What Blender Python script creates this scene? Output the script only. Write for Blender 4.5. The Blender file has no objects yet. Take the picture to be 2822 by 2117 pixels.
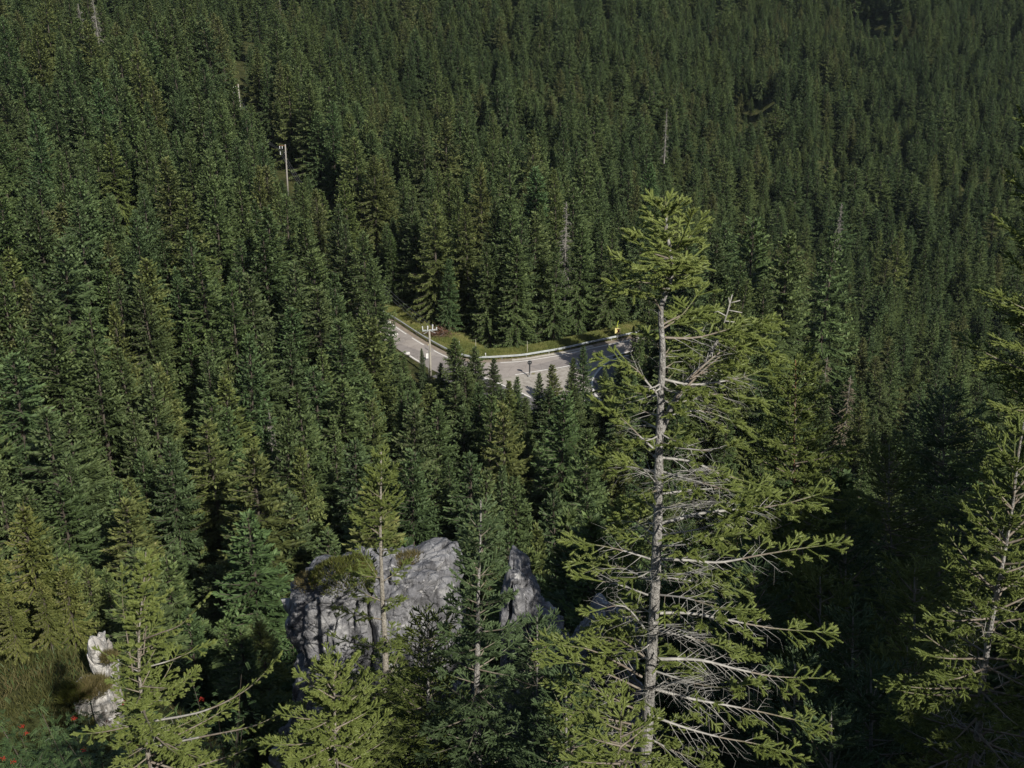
import bpy, math, random
import numpy as np
from mathutils import Vector, Matrix

# ------------------------------------------------------------------ camera, world, sun, exposure
SC = bpy.context.scene
COL = SC.collection
R = math.radians
PITCH = 23.3
FPX = 3200.0                      # focal length in pixels of the 2822 px wide photograph
CAM_Z = 70.0
cam_data = bpy.data.cameras.new("camera")
cam_data.sensor_width = 36.0
cam_data.lens = 36.0 * FPX / 2822.0
cam_data.clip_start = 0.1
cam_data.clip_end = 4000.0
cam = bpy.data.objects.new("camera", cam_data)
COL.objects.link(cam)
cam.location = (0, 0, CAM_Z)
cam.rotation_euler = (R(90 - PITCH), 0, 0)
SC.camera = cam

SUN_EL, SUN_AZ = 38.0, 148.5      # elevation; azimuth clockwise from +Y
S = Vector((math.sin(R(SUN_AZ)) * math.cos(R(SUN_EL)), math.cos(R(SUN_AZ)) * math.cos(R(SUN_EL)), math.sin(R(SUN_EL))))
world = bpy.data.worlds.new("World")
SC.world = world
world.use_nodes = True
wn = world.node_tree
bg = wn.nodes["Background"]
sky = wn.nodes.new("ShaderNodeTexSky")
sky.sky_type = 'NISHITA'
sky.sun_disc = False
sky.sun_elevation = R(SUN_EL)
sky.sun_rotation = R(SUN_AZ)
wn.links.new(sky.outputs[0], bg.inputs[0])
bg.inputs[1].default_value = 0.070
sun_data = bpy.data.lights.new("sun", 'SUN')
sun_data.energy = 5.0
sun_data.angle = R(0.5)
sun_data.color = (1.0, 0.95, 0.86)
sun = bpy.data.objects.new("sun", sun_data)
COL.objects.link(sun)
sun.rotation_euler = (-S).to_track_quat('-Z', 'Y').to_euler()
sun.location = (30, -60, 160)
SC.view_settings.view_transform = 'Standard'
SC.view_settings.look = 'None'
SC.view_settings.exposure = 0.1
SC.view_settings.gamma = 1.0
SC.view_settings.use_curve_mapping = False
SC.cycles.max_bounces = 5
SC.cycles.diffuse_bounces = 3
SC.cycles.glossy_bounces = 2
SC.cycles.transmission_bounces = 3
SC.cycles.transparent_max_bounces = 8

# ------------------------------------------------------------------ pixel <-> place
_c, _s = math.cos(R(PITCH)), math.sin(R(PITCH))
def ray(px, py):
    a = (px - 1411.0) / FPX
    b = (1058.5 - py) / FPX
    return Vector((a, _c + b * _s, -_s + b * _c))
def at_z(px, py, z):
    d = ray(px, py); t = (z - CAM_Z) / d.z
    return Vector((0, 0, CAM_Z)) + d * t
def at_y(px, py, y):
    d = ray(px, py); t = y / d.y
    return Vector((0, 0, CAM_Z)) + d * t
def project(x, y, z):
    z = z - CAM_Z
    w = y * _c - z * _s
    v = y * _s + z * _c
    return 1411.0 + FPX * x / w, 1058.5 - FPX * v / w, w

# ------------------------------------------------------------------ numpy noise
def _hash(ix, iy, iz, seed):
    h = (ix.astype(np.int64) * 374761393 + iy.astype(np.int64) * 668265263 + iz.astype(np.int64) * 2147483647 + seed * 974711) & 0xFFFFFFFF
    h = ((h ^ (h >> 13)) * 1274126177) & 0xFFFFFFFF
    h = h ^ (h >> 16)
    return (h & 0xFFFF) / 65535.0
def vnoise(p, seed=0):
    p = np.asarray(p, float)
    i = np.floor(p).astype(np.int64); f = p - i; f = f * f * (3 - 2 * f)
    out = 0
    for dx in (0, 1):
        wx = f[..., 0] if dx else 1 - f[..., 0]
        for dy in (0, 1):
            wy = f[..., 1] if dy else 1 - f[..., 1]
            for dz in (0, 1):
                wz = f[..., 2] if dz else 1 - f[..., 2]
                out = out + wx * wy * wz * _hash(i[..., 0] + dx, i[..., 1] + dy, i[..., 2] + dz, seed)
    return out * 2 - 1
def fbm(p, octaves=4, seed=0):
    p = np.asarray(p, float); a, t = 1.0, 0
    for k in range(octaves):
        t = t + a * vnoise(p * (2.03 ** k), seed + k); a *= 0.5
    return t
def smooth(a, b, x):
    t = np.clip((np.asarray(x, float) - a) / (b - a), 0, 1)
    return t * t * (3 - 2 * t)

# ------------------------------------------------------------------ the road, in plan
def P0(px, py, z=0.0):
    v = at_z(px, py, z); return (v.x, v.y)
FAR_LINE = [P0(*q) for q in ((980, 835), (1030, 865), (1079, 894), (1118, 920), (1161, 947), (1225, 981), (1280, 998), (1330, 1002), (1396, 999), (1447, 995), (1503, 986), (1560, 976), (1640, 958), (1747, 935), (1805, 921))]
NEAR_LINE = [P0(*q) for q in ((985, 880), (1030, 914), (1080, 948), (1135, 984), (1158, 998), (1210, 1025), (1270, 1046), (1340, 1046), (1426, 1032), (1462, 1026), (1500, 1020), (1560, 1010), (1631, 994), (1673, 984), (1780, 958), (1815, 950))]
def resample(pts, step):
    pts = np.array(pts, float)
    # Catmull-Rom through the points, then even spacing
    out = []
    n = len(pts)
    for i in range(n - 1):
        p0, p1, p2, p3 = pts[max(i - 1, 0)], pts[i], pts[i + 1], pts[min(i + 2, n - 1)]
        for t in np.linspace(0, 1, 12, endpoint=False):
            out.append(0.5 * ((2 * p1) + (-p0 + p2) * t + (2 * p0 - 5 * p1 + 4 * p2 - p3) * t * t + (-p0 + 3 * p1 - 3 * p2 + p3) * t ** 3))
    out.append(pts[-1]); out = np.array(out)
    d = np.concatenate([[0], np.cumsum(np.linalg.norm(np.diff(out, axis=0), axis=1))])
    m = max(2, int(d[-1] / step) + 1)
    q = np.linspace(0, d[-1], m)
    return np.stack([np.interp(q, d, out[:, k]) for k in range(out.shape[1])], axis=1)
def offset(line, d):
    line = np.array(line, float)
    t = np.gradient(line, axis=0); t /= np.linalg.norm(t, axis=1)[:, None]
    return line + np.stack([-t[:, 1], t[:, 0]], 1) * d       # + = towards the far side
far_line = resample(FAR_LINE, 1.0)
near_line = resample(NEAR_LINE, 1.0)
LOOP = [P0(*q) for q in ((1760, 975), (1715, 983), (1675, 998), (1650, 1020), (1634, 1043), (1632, 1062), (1640, 1086), (1665, 1112), (1710, 1135))]
loop_line = resample(LOOP, 0.7)
LOWER = [P0(*q) for q in ((1250, 1012), (1320, 1036), (1379, 1059), (1436, 1083), (1462, 1095), (1520, 1118))]
lower_line = resample(LOWER, 0.7)
flat_pts = np.concatenate([far_line[::2], near_line[::2], loop_line[::2], lower_line[::2], np.array([P0(1500, 1050), P0(1560, 1050), P0(1600, 1020), P0(1700, 1040), P0(1560, 1085), P0(1500, 1080)])])

# ------------------------------------------------------------------ terrain height
TAB_Y = np.array([-400, -60, -20, -3, 0, 5, 11, 20, 30, 50, 70, 90, 110, 135, 160, 176, 200, 230, 290, 350, 460, 560, 640, 760, 1000, 1500, 2600])
TAB = {
    -0.6: [90, 84, 74, 69, 68.3, 64, 57.5, 50, 43, 29, 16, 8, 6, 6, 8, 9, 11, 14, 19, 25, 40, 58, 76, 105, 180, 320, 600],
    -0.3: [90, 84, 74, 69, 68.3, 64, 57.5, 49, 40, 23, 8, -2, -2, 0, 3, 4, 6, 9, 13, 17, 27, 40, 52, 80, 150, 300, 600],
     0.0: [90, 84, 74, 69, 68.3, 64, 57.5, 49, 40, 22, 4, -8, -15, -18, -14, -6, 1, -3, -10, -6, 4, 14, 25, 48, 110, 260, 600],
     0.3: [90, 84, 74, 69, 68.3, 64, 57.5, 49, 40, 22, 4, -10, -18, -23, -27, -29, -32, -36, -42, -42, -33, -20, -8, 18, 90, 250, 600],
     0.6: [90, 84, 74, 69, 68.3, 64, 57.5, 49, 40, 22, 4, -10, -20, -30, -38, -42, -47, -51, -55, -54, -44, -28, -14, 10, 80, 240, 600],
}
_US = sorted(TAB)
def ground(x, y, rough=True):
    x = np.asarray(x, float); y = np.asarray(y, float)
    x, y = np.broadcast_arrays(x, y)
    u = np.clip(x / np.maximum(y, 45.0), -0.6, 0.6)
    cols = [np.interp(y, TAB_Y, TAB[k]) for k in _US]
    z = cols[0]
    for i in range(len(_US) - 1):
        w = smooth(_US[i], _US[i + 1], u)
        z = z * (1 - w) + cols[i + 1] * w
    if rough:
        a = np.clip((y - 10) / 150.0, 0.15, 1.0)
        z = z + 3.0 * a * fbm(np.stack([x / 38.0, y / 38.0, x * 0], -1), 3, 11) + 0.35 * fbm(np.stack([x / 3.1, y / 3.1, x * 0], -1), 3, 5)
    # grassy knoll below the view point, in front of the left edge
    z = z + 7.0 * np.exp(-(((x + 16.5) / 6.0) ** 2 + ((y - 33.0) / 8.0) ** 2))
    z = z + 4.6 * np.exp(-(((x + 12.0) / 4.0) ** 2 + ((y - 28.0) / 5.0) ** 2))
    for (x0, y0, hh, wx, wy) in ((101.0, 470.0, 17.0, 24.0, 34.0), (199.0, 640.0, 22.0, 30.0, 40.0)):
        z = z + hh * (smooth(-5, 5, x - x0) - 0.25 * smooth(-22, -8, x - x0)) * np.exp(-np.clip((x - x0) / wx, 0, 9) ** 2) * np.exp(-((y - y0) / wy) ** 2) * (x > x0 - 40)
    # unseen ridge beside and behind the view point, its rise shaped to cast shade
    rise = np.interp(x, [-200, -40, 6, 10.5, 15.5, 18.5, 22, 32, 60, 200], [-6, -2, 0, 0.6, 5.0, 7.0, 13.5, 20, 22, 16])
    z = z + rise * smooth(3.5, -2.5, y) * smooth(-70, -25, y)
    # level ground under the road
    d = np.full(x.shape, 1e9)
    near = (y > 110) & (y < 290) & (np.abs(x) < 110)
    if near.any():
        q = np.stack([x[near], y[near]], -1)
        m = np.full(len(q), 1e9)
        for k in range(0, len(flat_pts), 64):
            f = flat_pts[k:k + 64]
            m = np.minimum(m, ((q[:, None, :] - f[None]) ** 2).sum(-1).min(1))
        d[near] = np.sqrt(m)
    w = 1 - smooth(0, 1, (d - 4.5) / (12.5 + 16 * smooth(8, 28, x)))
    return z * (1 - w) + (-0.06) * w
def gz(x, y):
    return float(ground(np.array([x]), np.array([y]))[0])
def road_dist(x, y):
    return float(np.sqrt(((flat_pts - np.array([x, y])) ** 2).sum(1).min()))

# ------------------------------------------------------------------ object helpers
def link(o, parent=None):
    COL.objects.link(o)
    if parent is not None: o.parent = parent
    return o
def tag(o, label, cat, group=None):
    o['label'] = label; o['category'] = cat
    if group: o['group'] = group
    return o
def empty(name, loc, label, cat, group=None, rz=0.0):
    o = bpy.data.objects.new(name, None)
    o.empty_display_size = 0.2
    o.location = loc; o.rotation_euler = (0, 0, rz)
    link(o); tag(o, label, cat, group)
    return o
def np_mesh(name, verts, faces, mats, smooth_shade=False, rnd=None, mat_idx=None, attr='rnd'):
    """faces: list of (n,k) int arrays"""
    me = bpy.data.meshes.new(name)
    verts = np.ascontiguousarray(verts, dtype=np.float32)
    faces = [np.asarray(f, dtype=np.int32) for f in faces if len(f)]
    me.vertices.add(len(verts)); me.vertices.foreach_set('co', verts.ravel())
    loops = np.concatenate([f.ravel() for f in faces]) if faces else np.zeros(0, np.int32)
    sizes = np.concatenate([np.full(len(f), f.shape[1], np.int32) for f in faces]) if faces else np.zeros(0, np.int32)
    me.loops.add(len(loops)); me.loops.foreach_set('vertex_index', loops)
    me.polygons.add(len(sizes))
    me.polygons.foreach_set('loop_start', np.concatenate([[0], np.cumsum(sizes)[:-1]]).astype(np.int32))
    if mat_idx is not None: me.polygons.foreach_set('material_index', np.asarray(mat_idx, np.int32))
    me.polygons.foreach_set('use_smooth', np.full(len(sizes), bool(smooth_shade)))
    for m in (mats if isinstance(mats, (list, tuple)) else [mats]): me.materials.append(m)
    if rnd is not None:
        a = me.attributes.new(attr, 'FLOAT', 'POINT'); a.data.foreach_set('value', np.ascontiguousarray(rnd, np.float32))
    me.update(calc_edges=True)
    return me
def obj(name, me, parent=None):
    return link(bpy.data.objects.new(name, me), parent)

class MB:
    """collects simple solids and links them as one mesh"""
    def __init__(self): self.v = []; self.f = []
    def add(self, vs, fs):
        n = len(self.v); self.v += [tuple(v) for v in vs]; self.f += [tuple(i + n for i in f) for f in fs]
    def box(self, c, size, rz=0.0, M=None):
        sx, sy, sz = (s / 2 for s in size)
        vs = [Vector((x, y, z)) for x in (-sx, sx) for y in (-sy, sy) for z in (-sz, sz)]
        if M is None: M = Matrix.Rotation(rz, 4, 'Z')
        vs = [M @ v + Vector(c) for v in vs]
        self.add(vs, [(0, 1, 3, 2), (4, 6, 7, 5), (0, 4, 5, 1), (2, 3, 7, 6), (0, 2, 6, 4), (1, 5, 7, 3)])
    def tube(self, pts, rad, n=8, cap=True):
        pts = [Vector(p) for p in pts]
        if not isinstance(rad, (list, tuple)): rad = [rad] * len(pts)
        base = len(self.v); rings = []
        up = Vector((0.13, 0.27, 0.95))
        for i, p in enumerate(pts):
            t = (pts[min(i + 1, len(pts) - 1)] - pts[max(i - 1, 0)]).normalized()
            a = t.cross(up)
            if a.length < 1e-3: a = t.cross(Vector((1, 0, 0)))
            a.normalize(); b = t.cross(a)
            rings.append([p + (a * math.cos(k * 2 * math.pi / n) + b * math.sin(k * 2 * math.pi / n)) * rad[i] for k in range(n)])
        vs = [v for r in rings for v in r]; fs = []
        for i in range(len(pts) - 1):
            for k in range(n):
                fs.append((i * n + k, i * n + (k + 1) % n, (i + 1) * n + (k + 1) % n, (i + 1) * n + k))
        if cap:
            fs.append(tuple(range(n - 1, -1, -1))); fs.append(tuple((len(pts) - 1) * n + k for k in range(n)))
        self.add(vs, fs)
    def build(self, name, mat, parent=None, smooth_shade=False):
        me = bpy.data.meshes.new(name); me.from_pydata(self.v, [], self.f); me.update()
        me.materials.append(mat)
        if smooth_shade: me.polygons.foreach_set('use_smooth', [True] * len(me.polygons))
        return obj(name, me, parent)

# ------------------------------------------------------------------ materials
def new_mat(name):
    m = bpy.data.materials.new(name); m.use_nodes = True
    nt = m.node_tree; nt.nodes.clear()
    out = nt.nodes.new('ShaderNodeOutputMaterial')
    return m, nt, out
def N(nt, kind, **kw):
    n = nt.nodes.new(kind)
    for k, v in kw.items(): setattr(n, k, v)
    return n
def ramp(nt, stops, interp='LINEAR'):
    r = nt.nodes.new('ShaderNodeValToRGB'); cr = r.color_ramp; cr.interpolation = interp
    while len(cr.elements) > 1: cr.elements.remove(cr.elements[-1])
    cr.elements[0].position = stops[0][0]; cr.elements[0].color = (*stops[0][1], 1)
    for p, c in stops[1:]:
        e = cr.elements.new(p); e.color = (*c, 1)
    return r
def foliage_mat(name, tree_stops, leaf_stops, rough=0.6, translucent=0.18, spec=0.25, per_object=True):
    """colour = per-tree tint x per-sprig value"""
    m, nt, out = new_mat(name)
    at = N(nt, 'ShaderNodeAttribute', attribute_name='rnd')
    lr = ramp(nt, leaf_stops); nt.links.new(at.outputs['Fac'], lr.inputs[0])
    col = lr.outputs[0]
    if per_object:
        oi = N(nt, 'ShaderNodeObjectInfo')
        # trees of one stand resemble each other: random per tree, shifted by a slow noise of the place
        sn = N(nt, 'ShaderNodeTexNoise'); sn.inputs['Scale'].default_value = 0.02; sn.inputs['Detail'].default_value = 3
        nt.links.new(oi.outputs['Location'], sn.inputs['Vector'])
        ma = N(nt, 'ShaderNodeMath', operation='MULTIPLY_ADD'); nt.links.new(sn.outputs['Fac'], ma.inputs[0]); ma.inputs[1].default_value = 1.7; ma.inputs[2].default_value = -0.85
        ad = N(nt, 'ShaderNodeMath', operation='ADD'); ad.use_clamp = True; nt.links.new(ma.outputs[0], ad.inputs[0]); nt.links.new(oi.outputs['Random'], ad.inputs[1])
        tr = ramp(nt, tree_stops); nt.links.new(ad.outputs[0], tr.inputs[0])
        mx = N(nt, 'ShaderNodeMix', data_type='RGBA', blend_type='MULTIPLY'); mx.inputs[0].default_value = 1.0
        nt.links.new(lr.outputs[0], mx.inputs[6]); nt.links.new(tr.outputs[0], mx.inputs[7])
        mo = N(nt, 'ShaderNodeMix', data_type='RGBA', blend_type='MULTIPLY'); mo.inputs[0].default_value = 1.0
        nt.links.new(mx.outputs[2], mo.inputs[6]); nt.links.new(oi.outputs['Color'], mo.inputs[7])
        col = mo.outputs[2]
    b = N(nt, 'ShaderNodeBsdfPrincipled')
    b.inputs['Roughness'].default_value = rough
    b.inputs['Specular IOR Level'].default_value = spec
    nt.links.new(col, b.inputs['Base Color'])
    if translucent:
        t = N(nt, 'ShaderNodeBsdfTranslucent'); nt.links.new(col, t.inputs['Color'])
        mxs = N(nt, 'ShaderNodeMixShader'); mxs.inputs[0].default_value = translucent
        nt.links.new(b.outputs[0], mxs.inputs[1]); nt.links.new(t.outputs[0], mxs.inputs[2])
        nt.links.new(mxs.outputs[0], out.inputs[0])
    else:
        nt.links.new(b.outputs[0], out.inputs[0])
    return m
def noise_mat(name, stops, scale=5.0, detail=6.0, rough=0.85, bump=0.0, bump_scale=None, stretch=(1, 1, 1), spec=0.3, metallic=0.0, coord='Object', extra=None):
    m, nt, out = new_mat(name)
    tc = N(nt, 'ShaderNodeTexCoord'); mp = N(nt, 'ShaderNodeMapping'); mp.inputs['Scale'].default_value = stretch
    nt.links.new(tc.outputs[coord], mp.inputs[0])
    nz = N(nt, 'ShaderNodeTexNoise'); nz.inputs['Scale'].default_value = scale; nz.inputs['Detail'].default_value = detail; nz.inputs['Roughness'].default_value = 0.65
    nt.links.new(mp.outputs[0], nz.inputs['Vector'])
    r = ramp(nt, stops); nt.links.new(nz.outputs['Fac'], r.inputs[0])
    b = N(nt, 'ShaderNodeBsdfPrincipled'); b.inputs['Roughness'].default_value = rough
    b.inputs['Specular IOR Level'].default_value = spec; b.inputs['Metallic'].default_value = metallic
    nt.links.new(r.outputs[0], b.inputs['Base Color'])
    if bump:
        n2 = N(nt, 'ShaderNodeTexNoise'); n2.inputs['Scale'].default_value = bump_scale or scale * 2; n2.inputs['Detail'].default_value = 8
        nt.links.new(mp.outputs[0], n2.inputs['Vector'])
        bp = N(nt, 'ShaderNodeBump'); bp.inputs['Strength'].default_value = bump; bp.inputs['Distance'].default_value = 0.1
        nt.links.new(n2.outputs['Fac'], bp.inputs['Height']); nt.links.new(bp.outputs[0], b.inputs['Normal'])
    nt.links.new(b.outputs[0], out.inputs[0])
    return m

TREE_TINT = [(0.0, (0.68, 0.80, 0.74)), (0.2, (0.80, 0.92, 0.84)), (0.45, (0.92, 1.0, 0.88)), (0.7, (1.0, 1.05, 0.87)), (0.88, (1.07, 1.07, 0.84)), (0.96, (1.14, 1.02, 0.88)), (1.0, (1.24, 1.06, 0.96))]
LEAF_FOREST = [(0.0, (0.042, 0.058, 0.024)), (0.5, (0.092, 0.124, 0.050)), (0.9, (0.165, 0.205, 0.085)), (1.0, (0.20, 0.20, 0.125))]
M_FOREST = foliage_mat('spruce_needles', TREE_TINT, LEAF_FOREST)
LEAF_NEAR = [(0.0, (0.048, 0.064, 0.016)), (0.45, (0.135, 0.172, 0.042)), (0.8, (0.24, 0.285, 0.078)), (1.0, (0.34, 0.37, 0.14))]
M_NEAR = foliage_mat('young_spruce_needles', TREE_TINT, LEAF_NEAR, rough=0.5, translucent=0.2, spec=0.35, per_object=False)
M_BLUE = foliage_mat('blue_green_needles', TREE_TINT, [(0, (0.034, 0.056, 0.024)), (0.5, (0.085, 0.130, 0.052)), (1, (0.20, 0.27, 0.13))], rough=0.5, spec=0.35, per_object=False)
M_YELLOW = foliage_mat('yellow_green_needles', TREE_TINT, [(0, (0.055, 0.068, 0.018)), (0.5, (0.13, 0.15, 0.038)), (1, (0.22, 0.215, 0.07))], per_object=False)
M_BROWN = foliage_mat('withered_needles', TREE_TINT, [(0, (0.06, 0.035, 0.022)), (0.5, (0.13, 0.075, 0.05)), (1, (0.2, 0.14, 0.10))], per_object=False)
M_GREYTWIG = foliage_mat('bare_grey_twigs', TREE_TINT, [(0, (0.10, 0.095, 0.085)), (0.5, (0.18, 0.17, 0.15)), (1, (0.28, 0.265, 0.235))], translucent=0, per_object=False)
M_PINKTWIG = foliage_mat('thin_dying_twigs', TREE_TINT, [(0, (0.08, 0.075, 0.04)), (0.5, (0.15, 0.125, 0.085)), (1, (0.25, 0.21, 0.16))], translucent=0, per_object=False)
M_BARK = noise_mat('spruce_bark', [(0.3, (0.05, 0.04, 0.03)), (0.6, (0.10, 0.085, 0.068)), (0.75, (0.17, 0.15, 0.13))], scale=3.0, stretch=(1, 1, 0.25), bump=0.4)
M_DEADWOOD = noise_mat('bleached_dead_wood', [(0.25, (0.15, 0.14, 0.125)), (0.7, (0.32, 0.30, 0.27))], scale=4, stretch=(1, 1, 0.2), bump=0.3)
M_BARK_NEAR = noise_mat('pale_flaking_bark', [(0.26, (0.10, 0.09, 0.08)), (0.42, (0.26, 0.245, 0.225)), (0.60, (0.40, 0.385, 0.36)), (0.78, (0.56, 0.55, 0.52))], scale=22, stretch=(1, 1, 0.55), bump=0.7, bump_scale=45)
M_BARK_RED = noise_mat('reddish_young_bark', [(0.28, (0.09, 0.04, 0.022)), (0.55, (0.21, 0.11, 0.06)), (0.78, (0.33, 0.22, 0.13))], scale=20, stretch=(1, 1, 0.5), bump=0.5)
M_BARK_TAN = noise_mat('tan_lichened_bark', [(0.28, (0.12, 0.10, 0.08)), (0.48, (0.32, 0.29, 0.24)), (0.72, (0.52, 0.49, 0.43))], scale=24, stretch=(1, 1, 0.55), bump=0.7, bump_scale=45)
M_TWIG = noise_mat('twig_bark', [(0.3, (0.13, 0.10, 0.075)), (0.7, (0.30, 0.265, 0.215))], scale=9)
M_DEADTWIG = noise_mat('dead_grey_twig', [(0.3, (0.22, 0.21, 0.19)), (0.7, (0.47, 0.455, 0.415))], scale=9)

# ------------------------------------------------------------------ setting: ground, road, verge
def ground_mat():
    m, nt, out = new_mat('forest_floor')
    tc = N(nt, 'ShaderNodeTexCoord')
    n1 = N(nt, 'ShaderNodeTexNoise'); n1.inputs['Scale'].default_value = 0.35; n1.inputs['Detail'].default_value = 9; n1.inputs['Roughness'].default_value = 0.7
    nt.links.new(tc.outputs['Object'], n1.inputs['Vector'])
    r1 = ramp(nt, [(0.3, (0.022, 0.024, 0.011)), (0.48, (0.045, 0.052, 0.018)), (0.6, (0.085, 0.085, 0.034)), (0.75, (0.12, 0.10, 0.055))])
    nt.links.new(n1.outputs['Fac'], r1.inputs[0])
    n2 = N(nt, 'ShaderNodeTexNoise'); n2.inputs['Scale'].default_value = 4.0; n2.inputs['Detail'].default_value = 8
    nt.links.new(tc.outputs['Object'], n2.inputs['Vector'])
    bp = N(nt, 'ShaderNodeBump'); bp.inputs['Strength'].default_value = 0.8; bp.inputs['Distance'].default_value = 0.25
    nt.links.new(n2.outputs['Fac'], bp.inputs['Height'])
    b = N(nt, 'ShaderNodeBsdfPrincipled'); b.inputs['Roughness'].default_value = 0.95; b.inputs['Specular IOR Level'].default_value = 0.1
    nt.links.new(r1.outputs[0], b.inputs['Base Color']); nt.links.new(bp.outputs[0], b.inputs['Normal'])
    nt.links.new(b.outputs[0], out.inputs[0])
    return m
M_GROUND = ground_mat()
def grid_mesh(xs, ys, zfun, name, mat):
    X, Y = np.meshgrid(xs, ys)
    Z = zfun(X, Y)
    nx, ny = len(xs), len(ys)
    v = np.stack([X, Y, Z], -1).reshape(-1, 3)
    i = (np.arange(ny - 1)[:, None] * nx + np.arange(nx - 1)[None]).ravel()
    f = np.stack([i, i + 1, i + 1 + nx, i + nx], -1)
    return np_mesh(name, v, [f], mat, True)
gx = np.concatenate([-np.geomspace(90, 800, 26)[::-1], np.arange(-84, 84.1, 1.5), np.geomspace(90, 800, 26)])
gy = np.concatenate([np.linspace(-200, -70, 8), np.arange(-64, 0, 4), np.arange(0, 60, 0.8), np.arange(60, 150, 2.0), np.arange(150, 215, 1.2), np.arange(216, 420, 4), np.arange(420, 1010, 12)])
g = obj('ground', grid_mesh(gx, gy, ground, 'ground', M_GROUND)); g['kind'] = 'structure'

def strip(name, a, b, mat, z=0.0, kind='structure', parent=None):
    """a sheet between two plan lines with the same number of points"""
    a, b = np.array(a), np.array(b)
    n = len(a)
    v = np.concatenate([np.c_[a, np.full(n, z)], np.c_[b, np.full(n, z)]])
    i = np.arange(n - 1)
    f = np.stack([i, i + n, i + n + 1, i + 1], -1)
    o = obj(name, np_mesh(name, v, [f], mat, True), parent)
    if kind: o['kind'] = kind
    return o
def same_n(a, b, n=90):
    def rs(l):
        l = np.array(l); d = np.concatenate([[0], np.cumsum(np.linalg.norm(np.diff(l, axis=0), axis=1))]); q = np.linspace(0, d[-1], n)
        return np.stack([np.interp(q, d, l[:, 0]), np.interp(q, d, l[:, 1])], 1)
    return rs(a), rs(b)
M_ASPH = noise_mat('sun_bleached_asphalt', [(0.30, (0.225, 0.198, 0.182)), (0.5, (0.29, 0.258, 0.238)), (0.7, (0.33, 0.30, 0.275))], scale=0.55, detail=10, rough=0.9, bump=0.15, bump_scale=30, stretch=(1, 1, 1))
M_ASPH2 = noise_mat('dark_newer_asphalt', [(0.32, (0.115, 0.11, 0.11)), (0.68, (0.175, 0.165, 0.165))], scale=0.7, detail=10, rough=0.9, bump=0.15, bump_scale=30)
M_GRAVEL = noise_mat('pale_gravel', [(0.30, (0.24, 0.215, 0.185)), (0.48, (0.36, 0.33, 0.29)), (0.62, (0.44, 0.41, 0.365)), (0.72, (0.30, 0.275, 0.235))], scale=1.3, detail=12, rough=0.95, bump=0.5, bump_scale=14)
M_LINE = noise_mat('worn_white_road_paint', [(0.30, (0.50, 0.48, 0.44)), (0.5, (0.74, 0.72, 0.68)), (0.7, (0.80, 0.78, 0.74))], scale=2.5, detail=8, rough=0.8)
M_CONC = noise_mat('pale_concrete', [(0.3, (0.36, 0.34, 0.30)), (0.55, (0.52, 0.49, 0.43)), (0.75, (0.60, 0.57, 0.50))], scale=1.8, detail=10, rough=0.9, bump=0.3)
def asphalt_mat():
    m, nt, out = new_mat('sun_bleached_asphalt')
    tc = N(nt, 'ShaderNodeTexCoord')
    def noise(sc, det, r=0.65):
        n = N(nt, 'ShaderNodeTexNoise'); n.inputs['Scale'].default_value = sc; n.inputs['Detail'].default_value = det; n.inputs['Roughness'].default_value = r
        nt.links.new(tc.outputs['Object'], n.inputs['Vector']); return n
    r1 = ramp(nt, [(0.30, (0.23, 0.207, 0.193)), (0.5, (0.32, 0.288, 0.268)), (0.7, (0.38, 0.347, 0.322))]); nt.links.new(noise(0.35, 10).outputs['Fac'], r1.inputs[0])
    vo = N(nt, 'ShaderNodeTexVoronoi'); vo.inputs['Scale'].default_value = 0.16; nt.links.new(tc.outputs['Object'], vo.inputs['Vector'])
    r2 = ramp(nt, [(0.0, (0.84, 0.84, 0.85)), (0.3, (1, 1, 1)), (0.6, (1.06, 1.05, 1.03)), (1, (0.92, 0.92, 0.93))], 'CONSTANT'); nt.links.new(vo.outputs['Color'], r2.inputs[0])
    mx = N(nt, 'ShaderNodeMix', data_type='RGBA', blend_type='MULTIPLY'); mx.inputs[0].default_value = 1; nt.links.new(r1.outputs[0], mx.inputs[6]); nt.links.new(r2.outputs[0], mx.inputs[7])
    ve = N(nt, 'ShaderNodeTexVoronoi', feature='DISTANCE_TO_EDGE'); ve.inputs['Scale'].default_value = 0.45; nt.links.new(tc.outputs['Object'], ve.inputs['Vector'])
    r3 = ramp(nt, [(0.0, (0.55, 0.53, 0.52)), (0.018, (1, 1, 1))]); nt.links.new(ve.outputs[0], r3.inputs[0])
    mx2 = N(nt, 'ShaderNodeMix', data_type='RGBA', blend_type='MULTIPLY'); mx2.inputs[0].default_value = 0.7; nt.links.new(mx.outputs[2], mx2.inputs[6]); nt.links.new(r3.outputs[0], mx2.inputs[7])
    b = N(nt, 'ShaderNodeBsdfPrincipled'); b.inputs['Roughness'].default_value = 0.9; nt.links.new(mx2.outputs[2], b.inputs['Base Color'])
    bp = N(nt, 'ShaderNodeBump'); bp.inputs['Strength'].default_value = 0.15; nt.links.new(noise(30, 4).outputs['Fac'], bp.inputs['Height']); nt.links.new(bp.outputs[0], b.inputs['Normal'])
    nt.links.new(b.outputs[0], out.inputs[0]); return m
M_ASPH = asphalt_mat()
fl, nl = same_n(offset(far_line, 0.35), offset(near_line, -0.3), 120)
strip('road', fl, nl, M_ASPH, 0.004)
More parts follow.
